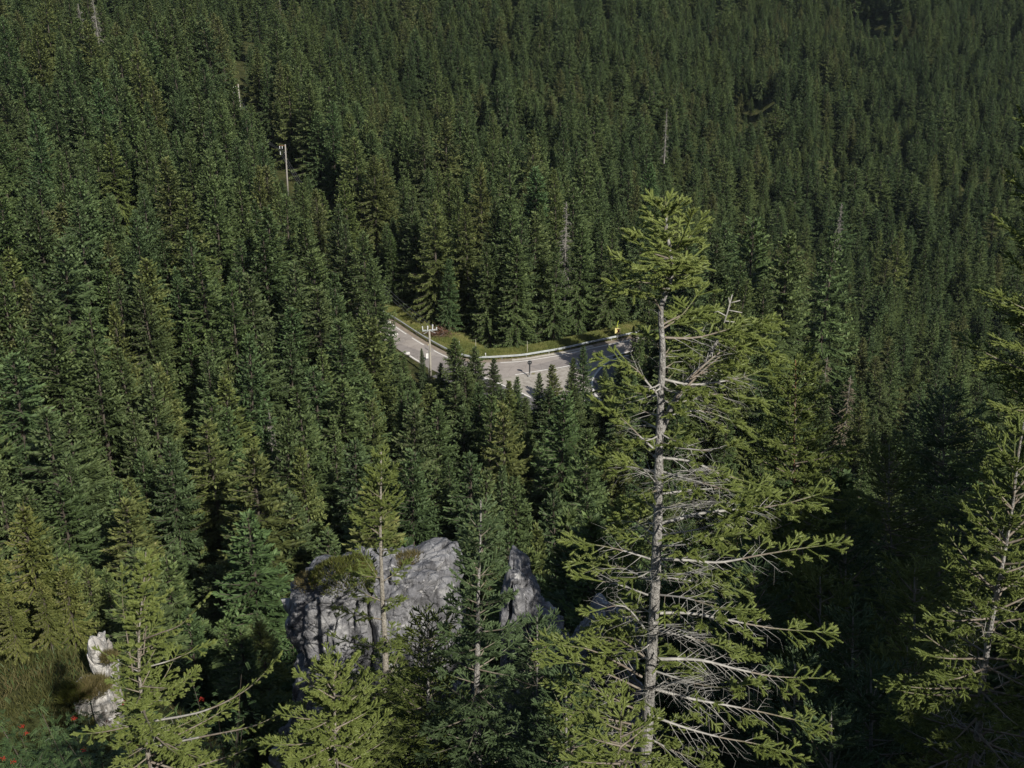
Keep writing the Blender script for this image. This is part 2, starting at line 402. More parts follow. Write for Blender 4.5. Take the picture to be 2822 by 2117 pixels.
# gravel shoulder and the pale pull-off between the two roads
def poly_sheet(name, pts, mat, z):
    me = bpy.data.meshes.new(name)
    import bmesh
    bm = bmesh.new()
    vs = [bm.verts.new((p[0], p[1], z)) for p in pts]
    es = [bm.edges.new((vs[i], vs[(i + 1) % len(vs)])) for i in range(len(vs))]
    bmesh.ops.triangle_fill(bm, use_beauty=True, edges=es)
    for f in bm.faces:
        f.normal_update()
        if f.normal.z < 0: f.normal_flip()
    bm.to_mesh(me); bm.free(); me.materials.append(mat)
    o = obj(name, me); o['kind'] = 'structure'
    return o
pull = [P0(*q) for q in ((1200, 1015), (1300, 1040), (1400, 1034), (1500, 1018), (1600, 998), (1690, 978), (1690, 1000), (1655, 1022), (1640, 1043), (1640, 1066), (1650, 1092), (1600, 1120), (1520, 1125), (1462, 1102), (1436, 1090), (1379, 1066), (1300, 1050), (1230, 1030))]
poly_sheet('gravel_pull_off', pull, M_GRAVEL, -0.004)
a, b = same_n(loop_line, offset(loop_line, 6.0), 40)
strip('lower_road', a, b, M_ASPH2, 0.010)
a, b = same_n(offset(lower_line, -0.05), offset(lower_line, -5.0), 40)
strip('side_road', a, b, M_ASPH2, 0.016)
# painted edge lines (broken along the straight, as worn as in the photograph)
def paint(line, w, z, gaps=(), side=1):
    a = offset(line, -w / 2); b = offset(line, w / 2)
    n = len(line)
    keep = np.ones(n - 1, bool)
    for lo, hi in gaps: keep[lo:hi] = False
    v = np.concatenate([np.c_[a, np.full(n, z)], np.c_[b, np.full(n, z)]])
    i = np.arange(n - 1)[keep]
    f = np.stack([i, i + 1, i + 1 + n, i + n], -1)
    o = obj('road_marking', np_mesh('road_marking', v, [f], M_LINE)); o['kind'] = 'structure'
def idx_of(line, px, py):
    q = np.array(P0(px, py)); return int(((line - q) ** 2).sum(1).argmin())
gaps = [(idx_of(far_line, *p), idx_of(far_line, *q)) for p, q in (((1122, 922), (1133, 930)), ((1172, 953), (1196, 966)), ((1240, 987), (1385, 1000)))]
paint(far_line, 0.22, 0.012, gaps)
gaps = [(idx_of(near_line, *p), idx_of(near_line, *q)) for p, q in (((1060, 935), (1128, 979)), ((1166, 1002), (1420, 1032)))]
paint(near_line, 0.26, 0.012, gaps)
paint(loop_line, 0.30, 0.022)
paint(lower_line, 0.30, 0.022)
# concrete gutter along the outside of the bend
i0, i1 = idx_of(far_line, 1410, 998), idx_of(far_line, 1660, 953)
seg = far_line[i0:i1]
strip('gutter', offset(seg, 1.15), offset(seg, 0.5), M_CONC, 0.020)
i2 = idx_of(far_line, 1235, 983)
M_DIRT = noise_mat('dusty_road_edge', [(0.3, (0.16, 0.13, 0.10)), (0.5, (0.26, 0.215, 0.17)), (0.7, (0.34, 0.29, 0.23))], scale=1.5, detail=10, rough=0.95, bump=0.4)
strip('road_shoulder', offset(far_line, 1.7), offset(far_line, 0.3), M_DIRT, -0.010)

# ------------------------------------------------------------------ tree builders
TMPL_N = 4
def kites(base, dirv, side, length, width, sag=0.25):
    """folded kite-shaped sprigs; arrays of n"""
    n = len(base)
    nrm = np.cross(dirv, side); nrm /= np.linalg.norm(nrm, axis=1)[:, None] + 1e-9
    L = length[:, None]; W = width[:, None]
    v0 = base
    v1 = base + dirv * L * 0.45 + side * W - nrm * W * 0.45
    v2 = base + dirv * L - nrm * L * sag * 0.3
    v3 = base + dirv * L * 0.45 - side * W - nrm * W * 0.45
    v = np.stack([v0, v1, v2, v3], 1).reshape(-1, 3)
    i = np.arange(n)[:, None] * 4
    f = np.concatenate([i + np.array([[0, 1, 2]]), i + np.array([[0, 2, 3]])])
    return v, f
def nrmz(a): return a / (np.linalg.norm(a, axis=-1, keepdims=True) + 1e-9)

def spruce_meshes(seed, H=20.0, Rad=2.9, z0=0.08, droop=1.0, comb=1.0, step=0.42, per=6, tw=0.125, thin=0.0, gap=0.08, wide=1.25, shape=0.75, name='spruce', mat=None, bark=None, bare=0.0, lean=0.0):
    rng = np.random.default_rng(seed)
    mat = mat or M_FOREST; bark = bark or M_BARK
    # trunk
    nr = 18; ang = np.linspace(0, 2 * np.pi, 8, endpoint=False)
    tz = np.linspace(-0.8, H, nr); tr = 0.018 * H * (1 - np.clip(tz, 0, H) / H) ** 0.9 * 0.62 + 0.012
    bend = np.cumsum(rng.normal(0, 0.02, (nr, 2)), 0) * H / 20
    tv = np.concatenate([np.c_[np.cos(ang) * r + b[0] + lean * max(z, 0), np.sin(ang) * r + b[1], np.full(8, z)] for z, r, b in zip(tz, tr, bend)])
    k = np.arange(8); tf = []
    for i in range(nr - 1):
        tf.append(np.stack([i * 8 + k, i * 8 + (k + 1) % 8, (i + 1) * 8 + (k + 1) % 8, (i + 1) * 8 + k], -1))
    tf = np.concatenate(tf)
    B, D, Sd, L, W, RN = [], [], [], [], [], []
    wood_v, wood_n = [], 0
    wv, wf = [], []
    z = H * z0; az = rng.uniform(0, 6.28)
    tone_sector = rng.uniform(0, 1, 8)
    while z < H - 0.25:
        t = (z - H * z0) / (H - H * z0)
        prof = ((1 - t) ** shape) * (0.55 + 0.45 * min(1, t / 0.12 + 0.35))
        for j in range(per):
            az += 2.4 + rng.normal(0, 0.35)
            if rng.random() < gap: continue
            Lb = max(0.25, Rad * prof * rng.uniform(0.72, 1.18))
            if rng.random() < thin: Lb *= 0.55
            zz = z + rng.uniform(-step / 2, step / 2)
            if zz > H - 0.15: continue
            el = math.radians(-14 + 62 * t ** 1.4 + rng.normal(0, 6))
            dr = droop * (0.42 - 0.32 * t) * rng.uniform(0.7, 1.3)
            ns = max(4, int(Lb / tw))
            s = (np.arange(ns) + rng.uniform(0.2, 0.8, ns)) / ns
            hd = np.array([math.cos(az), math.sin(az), 0.0])
            r_ = s * Lb * math.cos(el)
            dz = s * Lb * math.sin(el) - dr * Lb * s ** 1.6 + dr * 0.75 * Lb * s ** 4
            bb = np.interp(zz, tz, bend[:, 0]) + lean * zz, np.interp(zz, tz, bend[:, 1])
            p = hd[None] * r_[:, None] + np.c_[np.full(ns, bb[0]), np.full(ns, bb[1]), zz + dz]
            tan = hd[None] * math.cos(el) + np.array([0, 0, 1.0])[None] * (math.sin(el) - dr * 1.6 * s ** 0.6 + dr * 3.0 * s ** 3)[:, None]
            tan = nrmz(tan)
            lat = np.array([-hd[1], hd[0], 0.0])
            tone = 0.35 + 0.22 * rng.random() + 0.12 * math.sin(zz * 0.9 + az)
            # branch wood: a thin flat strip
            q = np.array([0, 0.5, 1.0]); 
            pw = hd[None] * (q * Lb * math.cos(el))[:, None] + np.c_[np.full(3, bb[0]), np.full(3, bb[1]), zz + q * Lb * math.sin(el) - dr * Lb * q ** 1.6 + dr * 0.75 * Lb * q ** 4]
            wd = 0.035 * np.array([1.0, 0.6, 0.15])
            base_i = len(wv) * 6
            wv.append(np.concatenate([pw + lat * wd[:, None], pw - lat * wd[:, None] + np.array([0, 0, 0.02])]))
            wf.append(np.array([[0, 1, 4, 3], [1, 2, 5, 4]]) + base_i)
            bare_s = bare * rng.uniform(0.5, 1.3) if bare else 0.12
            for sd in (-1, 1, 0):
                if sd == 0:          # hanging combs below the branch
                    ok = (s > max(0.15, bare_s)) & (rng.random(ns) < comb * (0.9 - 0.6 * t))
                    dv = np.array([0, 0, -1.0])[None] * 0.9 + tan * 0.45 + rng.normal(0, 0.18, (ns, 3))
                    ll = (0.22 + 0.30 * (1 - t) * rng.uniform(0.5, 1.2, ns)) * wide
                else:
                    ok = s > bare_s
                    dv = tan * 0.75 + lat[None] * sd * (0.75 - 0.3 * s)[:, None] + np.c_[rng.normal(0, 0.16, (ns, 2)), rng.normal(-0.16 + 0.22 * t, 0.16, ns)]
                    ll = (0.16 + 0.42 * (1 - s) * min(1.0, Lb / 2.0) + 0.14 * rng.random(ns)) * wide
                dv = nrmz(dv)
                rv = nrmz(np.cross(dv, np.array([0, 0, 1.0])[None] + rng.normal(0, 0.55, (ns, 3))))
                B.append(p[ok]); D.append(dv[ok]); Sd.append(rv[ok]); L.append(ll[ok]); W.append((0.045 + 0.028 * rng.random(ns))[ok] * (1.25 if sd == 0 else 1.0) * wide)
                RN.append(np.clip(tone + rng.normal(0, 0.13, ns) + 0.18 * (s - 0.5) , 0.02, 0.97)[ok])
            # tip
            B.append(p[-1:]); D.append(tan[-1:]); Sd.append(nrmz(np.cross(tan[-1:], rng.normal(0, 1, (1, 3))))); L.append(np.array([0.32 * wide])); W.append(np.array([0.06 * wide])); RN.append(np.array([min(0.95, tone + 0.25)]))
        z += step * rng.uniform(0.8, 1.2) * (0.75 + 0.4 * (1 - t))
    # leader
    B.append(np.array([[bend[-1, 0] + lean * H, bend[-1, 1], H - 0.45]] * 4)); D.append(nrmz(np.array([[0, 0, 1.0], [0.25, 0, 1], [-0.2, 0.2, 1], [0, -0.25, 1]]))); Sd.append(nrmz(rng.normal(0, 1, (4, 3)) * np.array([[1, 1, 0.02]]))); L.append(np.array([0.75, 0.4, 0.4, 0.4])); W.append(np.full(4, 0.05)); RN.append(np.full(4, 0.7))
    B, D, Sd, L, W, RN = (np.concatenate(a) for a in (B, D, Sd, L, W, RN))
    v, f = kites(B, D, Sd, L, W)
    rn = np.repeat(RN, 4)
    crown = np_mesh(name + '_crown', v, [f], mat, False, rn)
    wv_, wf_ = np.concatenate(wv), np.concatenate(wf)
    trunk = np_mesh(name + '_trunk', np.concatenate([tv, wv_]), [tf, wf_ + len(tv)], bark, True)
    return trunk, crown

def snag_meshes(seed, H=16.0, Rad=1.6, needles=0.0, name='snag', mat=None, wood=None, top_broken=False):
    """standing dead conifer: bare grey trunk, drooping bare branches with twigs"""
    rng = np.random.default_rng(seed)
    mat = mat or M_GREYTWIG; wood = wood or M_DEADWOOD
    m = MB()
    pts = [(rng.normal(0, 0.02), rng.normal(0, 0.02), z) for i, z in enumerate(np.linspace(-0.5, H, 9))]
    m.tube(pts, [0.16 * (1 - i / 9.0) + 0.03 for i in range(9)], 7)
    tv = np.array(m.v); 
    B, D, Sd, L, W, RN = [], [], [], [], [], []
    z = H * 0.12
    while z < H - 0.3:
        t = z / H
        for j in range(4):
            if rng.random() < 0.25: continue
            az = rng.uniform(0, 6.28); Lb = Rad * ((1 - t) ** 0.8 + 0.12) * rng.uniform(0.35, 1.15)
            hd = np.array([math.cos(az), math.sin(az), 0.0])
            ns = 5; s = np.linspace(0, 1, ns + 1)
            el = math.radians(-20 + 45 * t + rng.normal(0, 10)); dr = 0.3 * rng.uniform(0.5, 1.4)
            p = hd[None] * (s * Lb)[:, None] + np.c_[np.zeros((ns + 1, 2)), z + s * Lb * math.tan(el) - dr * Lb * s ** 2]
            seg = p[1:] - p[:-1]; ll = np.linalg.norm(seg, axis=1)
            for rep in range(2):
                B.append(p[:-1]); D.append(seg / ll[:, None]); Sd.append(nrmz(np.cross(seg, rng.normal(0, 1, (ns, 3))))); L.append(ll * 1.9); W.append(np.linspace(0.10, 0.05, ns)); RN.append(rng.uniform(0.3, 0.9, ns))
            nt_ = int(Lb / 0.11)
            if nt_:
                ss = rng.uniform(0.2, 1, nt_); pp = np.stack([np.interp(ss, s, p[:, k]) for k in range(3)], 1)
                dv = nrmz(hd[None] * 0.5 + rng.normal(0, 0.5, (nt_, 3)) + np.array([0, 0, -0.45])[None])
                B.append(pp); D.append(dv); Sd.append(nrmz(np.cross(dv, rng.normal(0, 1, (nt_, 3))))); L.append(rng.uniform(0.2, 0.55, nt_)); W.append(np.full(nt_, 0.032)); RN.append(rng.uniform(0.1, 0.9, nt_))
                if needles > 0:
                    k = rng.random(nt_) < needles
                    B.append(pp[k]); D.append(dv[k]); Sd.append(nrmz(np.cross(dv[k], rng.normal(0, 1, (k.sum(), 3))))); L.append(rng.uniform(0.2, 0.45, k.sum())); W.append(np.full(k.sum(), 0.06)); RN.append(rng.uniform(0.0, 0.6, k.sum()))
        z += 0.33 * rng.uniform(0.7, 1.3)
    B, D, Sd, L, W, RN = (np.concatenate(a) for a in (B, D, Sd, L, W, RN))
    v, f = kites(B, D, Sd, L, W, 0.1)
    crown = np_mesh(name + '_branches', v, [f], mat, False, np.repeat(RN, 4))
    me = bpy.data.meshes.new(name + '_trunk'); me.from_pydata(m.v, [], m.f); me.materials.append(wood)
    return me, crown

def place_tree(kind, meshes, loc, label, group=None, rz=0.0, sc=1.0, wide=None, color=None, cat='tree', names=('trunk', 'crown')):
    e = empty(kind, loc, label, cat, group, rz)
    e.scale = (sc * (wide or 1.0), sc * (wide or 1.0), sc)
    for nm, me in zip(names, meshes):
        o = obj(nm, me, e)
        if color: o.color = (*color, 1)
    return e

# ------------------------------------------------------------------ the spruce forest
def foliage_single(name, leaf_stops, rough=0.6, translucent=0.18, spec=0.25):
    m, nt, out = new_mat(name)
    at = N(nt, 'ShaderNodeAttribute', attribute_name='rnd')
    lr = ramp(nt, leaf_stops); nt.links.new(at.outputs['Fac'], lr.inputs[0])
    oi = N(nt, 'ShaderNodeObjectInfo')
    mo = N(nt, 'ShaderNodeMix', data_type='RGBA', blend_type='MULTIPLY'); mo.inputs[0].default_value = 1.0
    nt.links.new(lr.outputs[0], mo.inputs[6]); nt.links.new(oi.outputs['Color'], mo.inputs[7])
    b = N(nt, 'ShaderNodeBsdfPrincipled'); b.inputs['Roughness'].default_value = rough; b.inputs['Specular IOR Level'].default_value = spec
    t = N(nt, 'ShaderNodeBsdfTranslucent'); mx = N(nt, 'ShaderNodeMixShader'); mx.inputs[0].default_value = translucent
    nt.links.new(mo.outputs[2], b.inputs['Base Color']); nt.links.new(mo.outputs[2], t.inputs['Color'])
    nt.links.new(b.outputs[0], mx.inputs[1]); nt.links.new(t.outputs[0], mx.inputs[2]); nt.links.new(mx.outputs[0], out.inputs[0])
    return m
M_FOREST1 = foliage_single('spruce_needles_tinted', LEAF_FOREST)

VAR = []      # trunk, crown, radius at H = 20
for k, kw in enumerate([
        dict(Rad=3.5, droop=0.9, comb=0.9, shape=0.62), dict(Rad=4.0, droop=1.3, comb=1.0, gap=0.14, shape=0.6), dict(Rad=3.0, droop=0.8, comb=0.8, shape=0.56),
        dict(Rad=3.7, droop=1.1, comb=1.0, thin=0.15, shape=0.6), dict(Rad=4.2, droop=1.5, comb=1.2, gap=0.18, step=0.5, shape=0.7), dict(Rad=3.5, droop=1.0, comb=0.9, shape=0.75, gap=0.1),
        dict(Rad=2.9, droop=0.7, comb=0.7, shape=0.52, per=7), dict(Rad=3.7, droop=1.2, comb=0.9, thin=0.3, gap=0.25, shape=0.6)]):
    t_, c_ = spruce_meshes(100 + k, name='spruce_%s' % 'abcdefgh'[k], **kw)
    VAR.append((t_, c_, kw['Rad']))
def treeline(px_pts):
    a = np.array([P0(*q) for q in px_pts]); return a
TL = treeline(((1040, 826), (1080, 850), (1130, 884), (1180, 925), (1250, 938), (1300, 922), (1350, 922), (1400, 942), (1500, 944), (1600, 928), (1660, 905), (1745, 884), (1790, 872)))
NLx, NLy = near_line[:, 0], near_line[:, 1]
_o = np.argsort(NLx)
def in_clearing(x, y):
    """road, verge, pull-off"""
    lo = np.interp(x, NLx[_o], NLy[_o]) - 3.0
    hi = np.interp(x, TL[:, 0], TL[:, 1])
    ok = (x > TL[0, 0]) & (x < TL[-1, 0])
    return ok & (y > lo) & (y < hi)
POLE1 = at_y(657, 232, 300.0); POLE2 = at_y(783, 398, 252.0); POLE3 = at_z(1187, 1040, -0.05)
POLE3 = Vector((POLE3.x, POLE3.y, 0))
WIRE_PLAN = [np.array([POLE1.x - 14, POLE1.y + 60]), np.array([POLE1.x, POLE1.y]), np.array([POLE2.x, POLE2.y]), np.array([POLE3.x, POLE3.y])]
def wire_dist(x, y):
    p = np.stack([x, y], -1); d = np.full(x.shape, 1e9)
    for a, b in zip(WIRE_PLAN[:-1], WIRE_PLAN[1:]):
        t = np.clip(((p - a) @ (b - a)) / ((b - a) @ (b - a)), 0, 1)
        d = np.minimum(d, np.linalg.norm(p - (a + t[..., None] * (b - a)), axis=-1))
    return d
T_ROAD = np.array([(1030, 700), (1048, 860), (1075, 945), (1120, 1005), (1165, 1020), (1215, 1010), (1240, 985), (1270, 970), (1310, 985), (1360, 1010), (1400, 1065), (1440, 1120), (1475, 1085), (1540, 1050), (1600, 1030), (1625, 1095), (1660, 1085), (1700, 1040), (1735, 960), (1770, 860), (1800, 700)], float)
T_WIRE = np.array([(630, 90), (618, 200), (630, 286), (682, 292), (690, 282), (730, 345), (745, 484), (812, 490), (820, 470), (850, 490), (880, 510), (930, 590), (1000, 690), (1040, 760)], float)
T_SLOPE = np.array([(-400, 1400), (0, 1450), (380, 1500), (430, 1660), (790, 1690), (1000, 1600), (1250, 1560), (1330, 1520), (1550, 1420), (1800, 1330), (2822, 1180), (3300, 1100)], float)

SIGN_AT = P0(1703, 944)
class Tree: pass
rng = np.random.default_rng(7)
trees = []
def add_tree(x, y, h, var, rz=None, wide=1.0, z=None, label=None, tint=None, base_dz=0.0):
    t = Tree(); t.x, t.y = float(x), float(y); t.z = (gz(x, y) if z is None else z) - 0.15 + base_dz
    t.h, t.var, t.wide, t.label, t.tint = float(h), var, wide, label, tint
    t.rz = rng.uniform(0, 6.28) if rz is None else rz
    trees.append(t); return t

# trees one can tell apart, put where the photograph has them: tip pixel, foot pixel on the verge or slope, crown kind
def tree_px(tip, y, var, wide=1.0, label=None, tint=None):
    p = at_y(tip[0], tip[1], y); z = gz(p.x, p.y)
    return add_tree(p.x, p.y, max(3.0, p.z - z + 0.15), var, wide=wide, label=label, tint=tint)
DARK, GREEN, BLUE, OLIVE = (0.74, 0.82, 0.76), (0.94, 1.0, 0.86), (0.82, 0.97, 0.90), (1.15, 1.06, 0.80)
HAND = [
    # the row beyond the verge
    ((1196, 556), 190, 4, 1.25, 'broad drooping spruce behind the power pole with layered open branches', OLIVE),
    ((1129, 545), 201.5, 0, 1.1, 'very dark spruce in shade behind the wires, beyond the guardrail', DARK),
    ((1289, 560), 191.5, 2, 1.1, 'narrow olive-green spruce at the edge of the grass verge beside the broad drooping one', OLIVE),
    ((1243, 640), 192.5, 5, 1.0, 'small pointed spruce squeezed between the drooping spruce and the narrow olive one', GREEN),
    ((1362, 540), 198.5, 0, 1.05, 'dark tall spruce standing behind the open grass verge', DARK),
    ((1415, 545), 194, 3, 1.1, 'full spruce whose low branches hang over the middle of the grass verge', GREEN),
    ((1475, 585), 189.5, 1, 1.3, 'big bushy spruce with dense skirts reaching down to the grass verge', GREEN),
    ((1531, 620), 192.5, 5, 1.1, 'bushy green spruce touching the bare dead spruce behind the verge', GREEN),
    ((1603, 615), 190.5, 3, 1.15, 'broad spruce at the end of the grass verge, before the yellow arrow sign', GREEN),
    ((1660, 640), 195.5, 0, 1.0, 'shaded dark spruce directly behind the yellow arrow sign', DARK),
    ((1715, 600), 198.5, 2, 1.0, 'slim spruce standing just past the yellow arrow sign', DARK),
    ((1026, 430), 216.5, 1, 1.2, 'tall brownish drooping spruce beside the dark gap above the road end', OLIVE),
    ((960, 500), 202.5, 7, 1.1, 'rugged brownish spruce at the dark edge of the power line gap', OLIVE),
    ((1085, 600), 208.5, 6, 1.0, 'slender dark spruce inside the shaded gap above the road end', DARK),
    # between the view and the road
    ((1035, 720), 166, 3, 1.1, 'tall green spruce hiding the far end of the road', GREEN),
    ((1000, 640), 176, 1, 1.2, 'large drooping spruce on the bank above the road end', GREEN),
    ((1072, 930), 160, 2, 1.595, 'bushy spruce at the near edge of the road opposite the guardrail end', GREEN),
    ((1108, 985), 158, 5, 1.305, 'short spruce poking up beside the white line, uphill of the pole', GREEN),
    ((1165, 960), 161, 6, 0.7975, 'tiny spruce tip in front of the asphalt just before the power pole', BLUE),
    ((1212, 1000), 158, 6, 1.305, 'dark green spruce hiding the foot of the power pole', GREEN),
    ((1256, 934), 156, 3, 1.45, 'shaggy spruce covering the road just past the power pole', GREEN),
    ((1315, 957), 154, 0, 1.5225, 'tall pointed spruce covering the middle of the bend', GREEN),
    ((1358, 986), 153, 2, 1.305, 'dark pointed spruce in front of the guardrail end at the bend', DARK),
    ((1423, 1038), 150, 6, 1.16, 'short spruce in front of the gravel below the round sign', GREEN),
    ((1405, 1045), 147, 5, 1.305, 'yellowish spruce at the corner of the pale gravel pull-off', OLIVE),
    ((1488, 1027), 148, 5, 1.2325, 'spruce with open top against the pale gravel pull-off', GREEN),
    ((1537, 1005), 147, 2, 1.305, 'yellow-green pointed spruce between two darker ones by the pull-off', OLIVE),
    ((1573, 985), 150, 6, 1.0, 'slim pale-tipped spruce rising over the pull-off edge line', GREEN),
    ((1612, 955), 149, 0, 1.0, 'taller blue-green spruce in front of the curve of the white line', BLUE),
    ((1668, 1020), 150, 6, 1.16, 'thin spruce in front of the dark lower road', GREEN),
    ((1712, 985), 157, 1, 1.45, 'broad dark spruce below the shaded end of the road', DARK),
    ((1752, 900), 172, 3, 0.95, 'large layered spruce that hides the shaded road where it leaves the bend', OLIVE),
    ((1790, 790), 176, 4, 0.95, 'big spruce partly behind the bare trunk of the lone tall spruce', OLIVE),
    ((2090, 590), 205, 1, 1.2, 'big rounded spruce with layered branches beyond the lone tall spruce', GREEN),
    ((2180, 640), 196, 3, 1.15, 'stout dark spruce next to the big rounded one', GREEN),
    ((2290, 640), 215, 4, 1.1, 'open-branched spruce in the valley beyond the stout dark one', GREEN),
    ((1092, 1012), 155, 6, 1.5, 'short full spruce under the white road line, before the pole', GREEN),
    ((1142, 1040), 154, 3, 1.4, 'bushy low spruce standing just short of the power pole foot', GREEN),
    ((1188, 1062), 152, 6, 1.4, 'low spruce hiding the bank directly below the power pole', OLIVE),
    ((1284, 1010), 152, 1, 1.3, 'ragged spruce filling the gap in front of the hidden part of the road', GREEN),
    ((1383, 1075), 146, 3, 1.4, 'low full spruce at the lower corner of the gravel', BLUE),
    ((1452, 1092), 146, 6, 1.3, 'small spruce just below the lower white line', GREEN),
    ((1512, 1068), 145, 1, 1.3, 'full dark spruce below the gravel pull-off', DARK),
    ((1592, 1066), 144, 3, 1.1, 'bushy spruce below the bulge of the curved white line', GREEN),
    ((1642, 1108), 146, 6, 1.1, 'low spruce where the curved white line ends', GREEN),
    ((1692, 1062), 149, 3, 1.4, 'full spruce in front of the dark lower road', OLIVE),
    ((1215, 1110), 136, 3, 1.15, 'large dense spruce below the road, at the middle of the front stand', GREEN),
    ((1130, 1110), 128, 1, 1.1, 'broad spruce in the front stand below the power pole', GREEN),
    ((1330, 1095), 138, 0, 1.1, 'tall spruce in the front stand below the bend', GREEN),
    ((1400, 1100), 132, 4, 1.1, 'brown-tinged spruce in the front stand under the gravel pull-off', OLIVE),
    ((1545, 1075), 133, 1, 1.1, 'big dark spruce in the front stand beside a deep shaded gap', DARK),
    ((1625, 1180), 122, 2, 1.0, 'rounded spruce top catching light beside the lone trunk', GREEN),
    ((1120, 1260), 113, 1, 1.1, 'greyish spruce behind the top of the rock tower', BLUE),
    ((1300, 1290), 108, 5, 1.0, 'dense spruce rising over the gap between the two rocks', GREEN),
    ((1560, 1370), 84, 6, 0.95, 'small pale spruce lit against the dark gap beside the lone trunk', BLUE),
    ((1690, 1420), 78, 6, 0.8, 'tiny lit spruce tip beside the bare lower trunk of the lone spruce', BLUE),
    ((1465, 1470), 77, 5, 0.9, 'small brownish spruce over the shoulder of the second rock', OLIVE),
]
for tip, y, var, wide, lab, tint in HAND:
    tree_px(tip, y, var, wide, lab, tint)
n_hand = len(trees)

# dead trees
SNAGS = []
for k, (tip, y, H, Rad, needles, mat, lab) in enumerate([
        ((1561, 556), 190, 17.0, 1.9, 0.0, M_GREYTWIG, 'bare silver-grey dead spruce behind the grass verge'),
        ((252, -30), 330, 16.0, 1.9, 0.0, M_GREYTWIG, 'tallest bare dead spruce high on the slope'),
        ((215, 10), 326, 10.0, 1.6, 0.0, M_GREYTWIG, 'leaning grey dead spruce beside the tallest dead one high on the slope'),
        ((562, 380), 252, 11.0, 2.3, 0.0, M_GREYTWIG, 'grey dead spruce with a wide skirt of bare branches'),
        ((600, 352), 258, 12.0, 2.6, 0.0, M_GREYTWIG, 'grey dead spruce with a tangle of long bare branches beside the power line gap'),
        ((636, 358), 262, 13.0, 1.3, 0.0, M_GREYTWIG, 'thin pale dead trunk next to the power line gap'),
        ((508, 455), 225, 12.0, 2.0, 0.05, M_GREYTWIG, 'dead spruce with bristling bare twigs in the middle of the slope'),
        ((568, 598), 195, 8.0, 1.8, 0.25, M_PINKTWIG, 'half-dead spruce with a pinkish bare top'),
        ((468, 590), 196, 9.0, 1.9, 0.15, M_GREYTWIG, 'dead spruce top beside a dark hole in the canopy'),
        ((1934, 705), 192, 13.0, 2.2, 0.8, M_BROWN, 'small red-brown withered spruce in the dark gap'),
        ((2280, 985), 190, 16.0, 2.6, 0.35, M_PINKTWIG, 'dying spruce with pinkish thin twigs'),
        ((2345, 1035), 178, 14.0, 2.4, 0.25, M_PINKTWIG, 'greyish dying spruce with almost no needles beside the pinkish one'),
        ((2320, 560), 285, 16.0, 1.6, 0.0, M_GREYTWIG, 'slim grey dead trunk in the valley stand'),
        ((1838, 300), 330, 15.0, 1.1, 0.0, M_GREYTWIG, 'thin dead trunk among distant spruces'),
        ((770, 0), 420, 16.0, 1.5, 0.0, M_GREYTWIG, 'faint dead trunk at the top of the forest'),
        ((828, 130), 400, 16.0, 1.2, 0.0, M_GREYTWIG, 'narrow dead stem in the upper forest'),
        ((90, 545), 190, 10.0, 1.7, 0.3, M_PINKTWIG, 'dying spruce with bare twisted top on the near slope'),
        ((740, 1130), 128, 9.0, 0.9, 0.0, M_GREYTWIG, 'small grey dead stem in the front stand'),
    ]):
    tr_, cr_ = snag_meshes(300 + k, H, Rad, needles, mat=mat, name='dead_spruce')
    p = at_y(tip[0], tip[1], y)
    place_tree('dead_spruce', (tr_, cr_), (p.x, p.y, p.z - H), lab, names=('trunk', 'bare_branches'), rz=k)
    SNAGS.append((p.x, p.y))

# the rest: jittered rows with a minimum spacing
cell = {}
def near_other(x, y, r):
    ci, cj = int(x // 6), int(y // 6)
    for i in (-1, 0, 1):
        for j in (-1, 0, 1):
            for (a, b) in cell.get((ci + i, cj + j), ()):
                if (a - x) ** 2 + (b - y) ** 2 < r * r: return True
    return False
def put(x, y): cell.setdefault((int(x // 6), int(y // 6)), []).append((x, y))
for t in trees: put(t.x, t.y)
for p in SNAGS: put(*p)
cand = []
y = 40.0
while y < 800:
    sp = 4.4 if y < 180 else (5.2 if y < 330 else 5.6)
    half = 0.50 * y + 14
    n = int(2 * half / sp)
    xs = np.linspace(-half, half, n) + rng.uniform(-0.42, 0.42, n) * sp
    ys = y + rng.uniform(-0.42, 0.42, n) * sp
    cand.append(np.stack([xs, ys], 1)); y += sp * 0.93
cand = np.concatenate(cand)
gz_all = ground(cand[:, 0], cand[:, 1])
wd_all = wire_dist(cand[:, 0], cand[:, 1])
clear_all = in_clearing(cand[:, 0], cand[:, 1])
stand_n = fbm(np.stack([cand[:, 0] / 30, cand[:, 1] / 30, cand[:, 0] * 0], -1), 3, 77)
GAPS = [(at_y(2075, 290, 470), 9, 26), (at_y(2395, 50, 640), 9, 30), (at_y(450, 640, 172), 3.5, 5), (at_y(1250, 395, 300), 3, 8), (at_y(1530, 420, 290), 3, 7), (at_y(1040, 205, 400), 3.5, 9), (at_y(1095, 300, 350), 3, 9), (at_y(2310, 320, 430), 4, 12)]
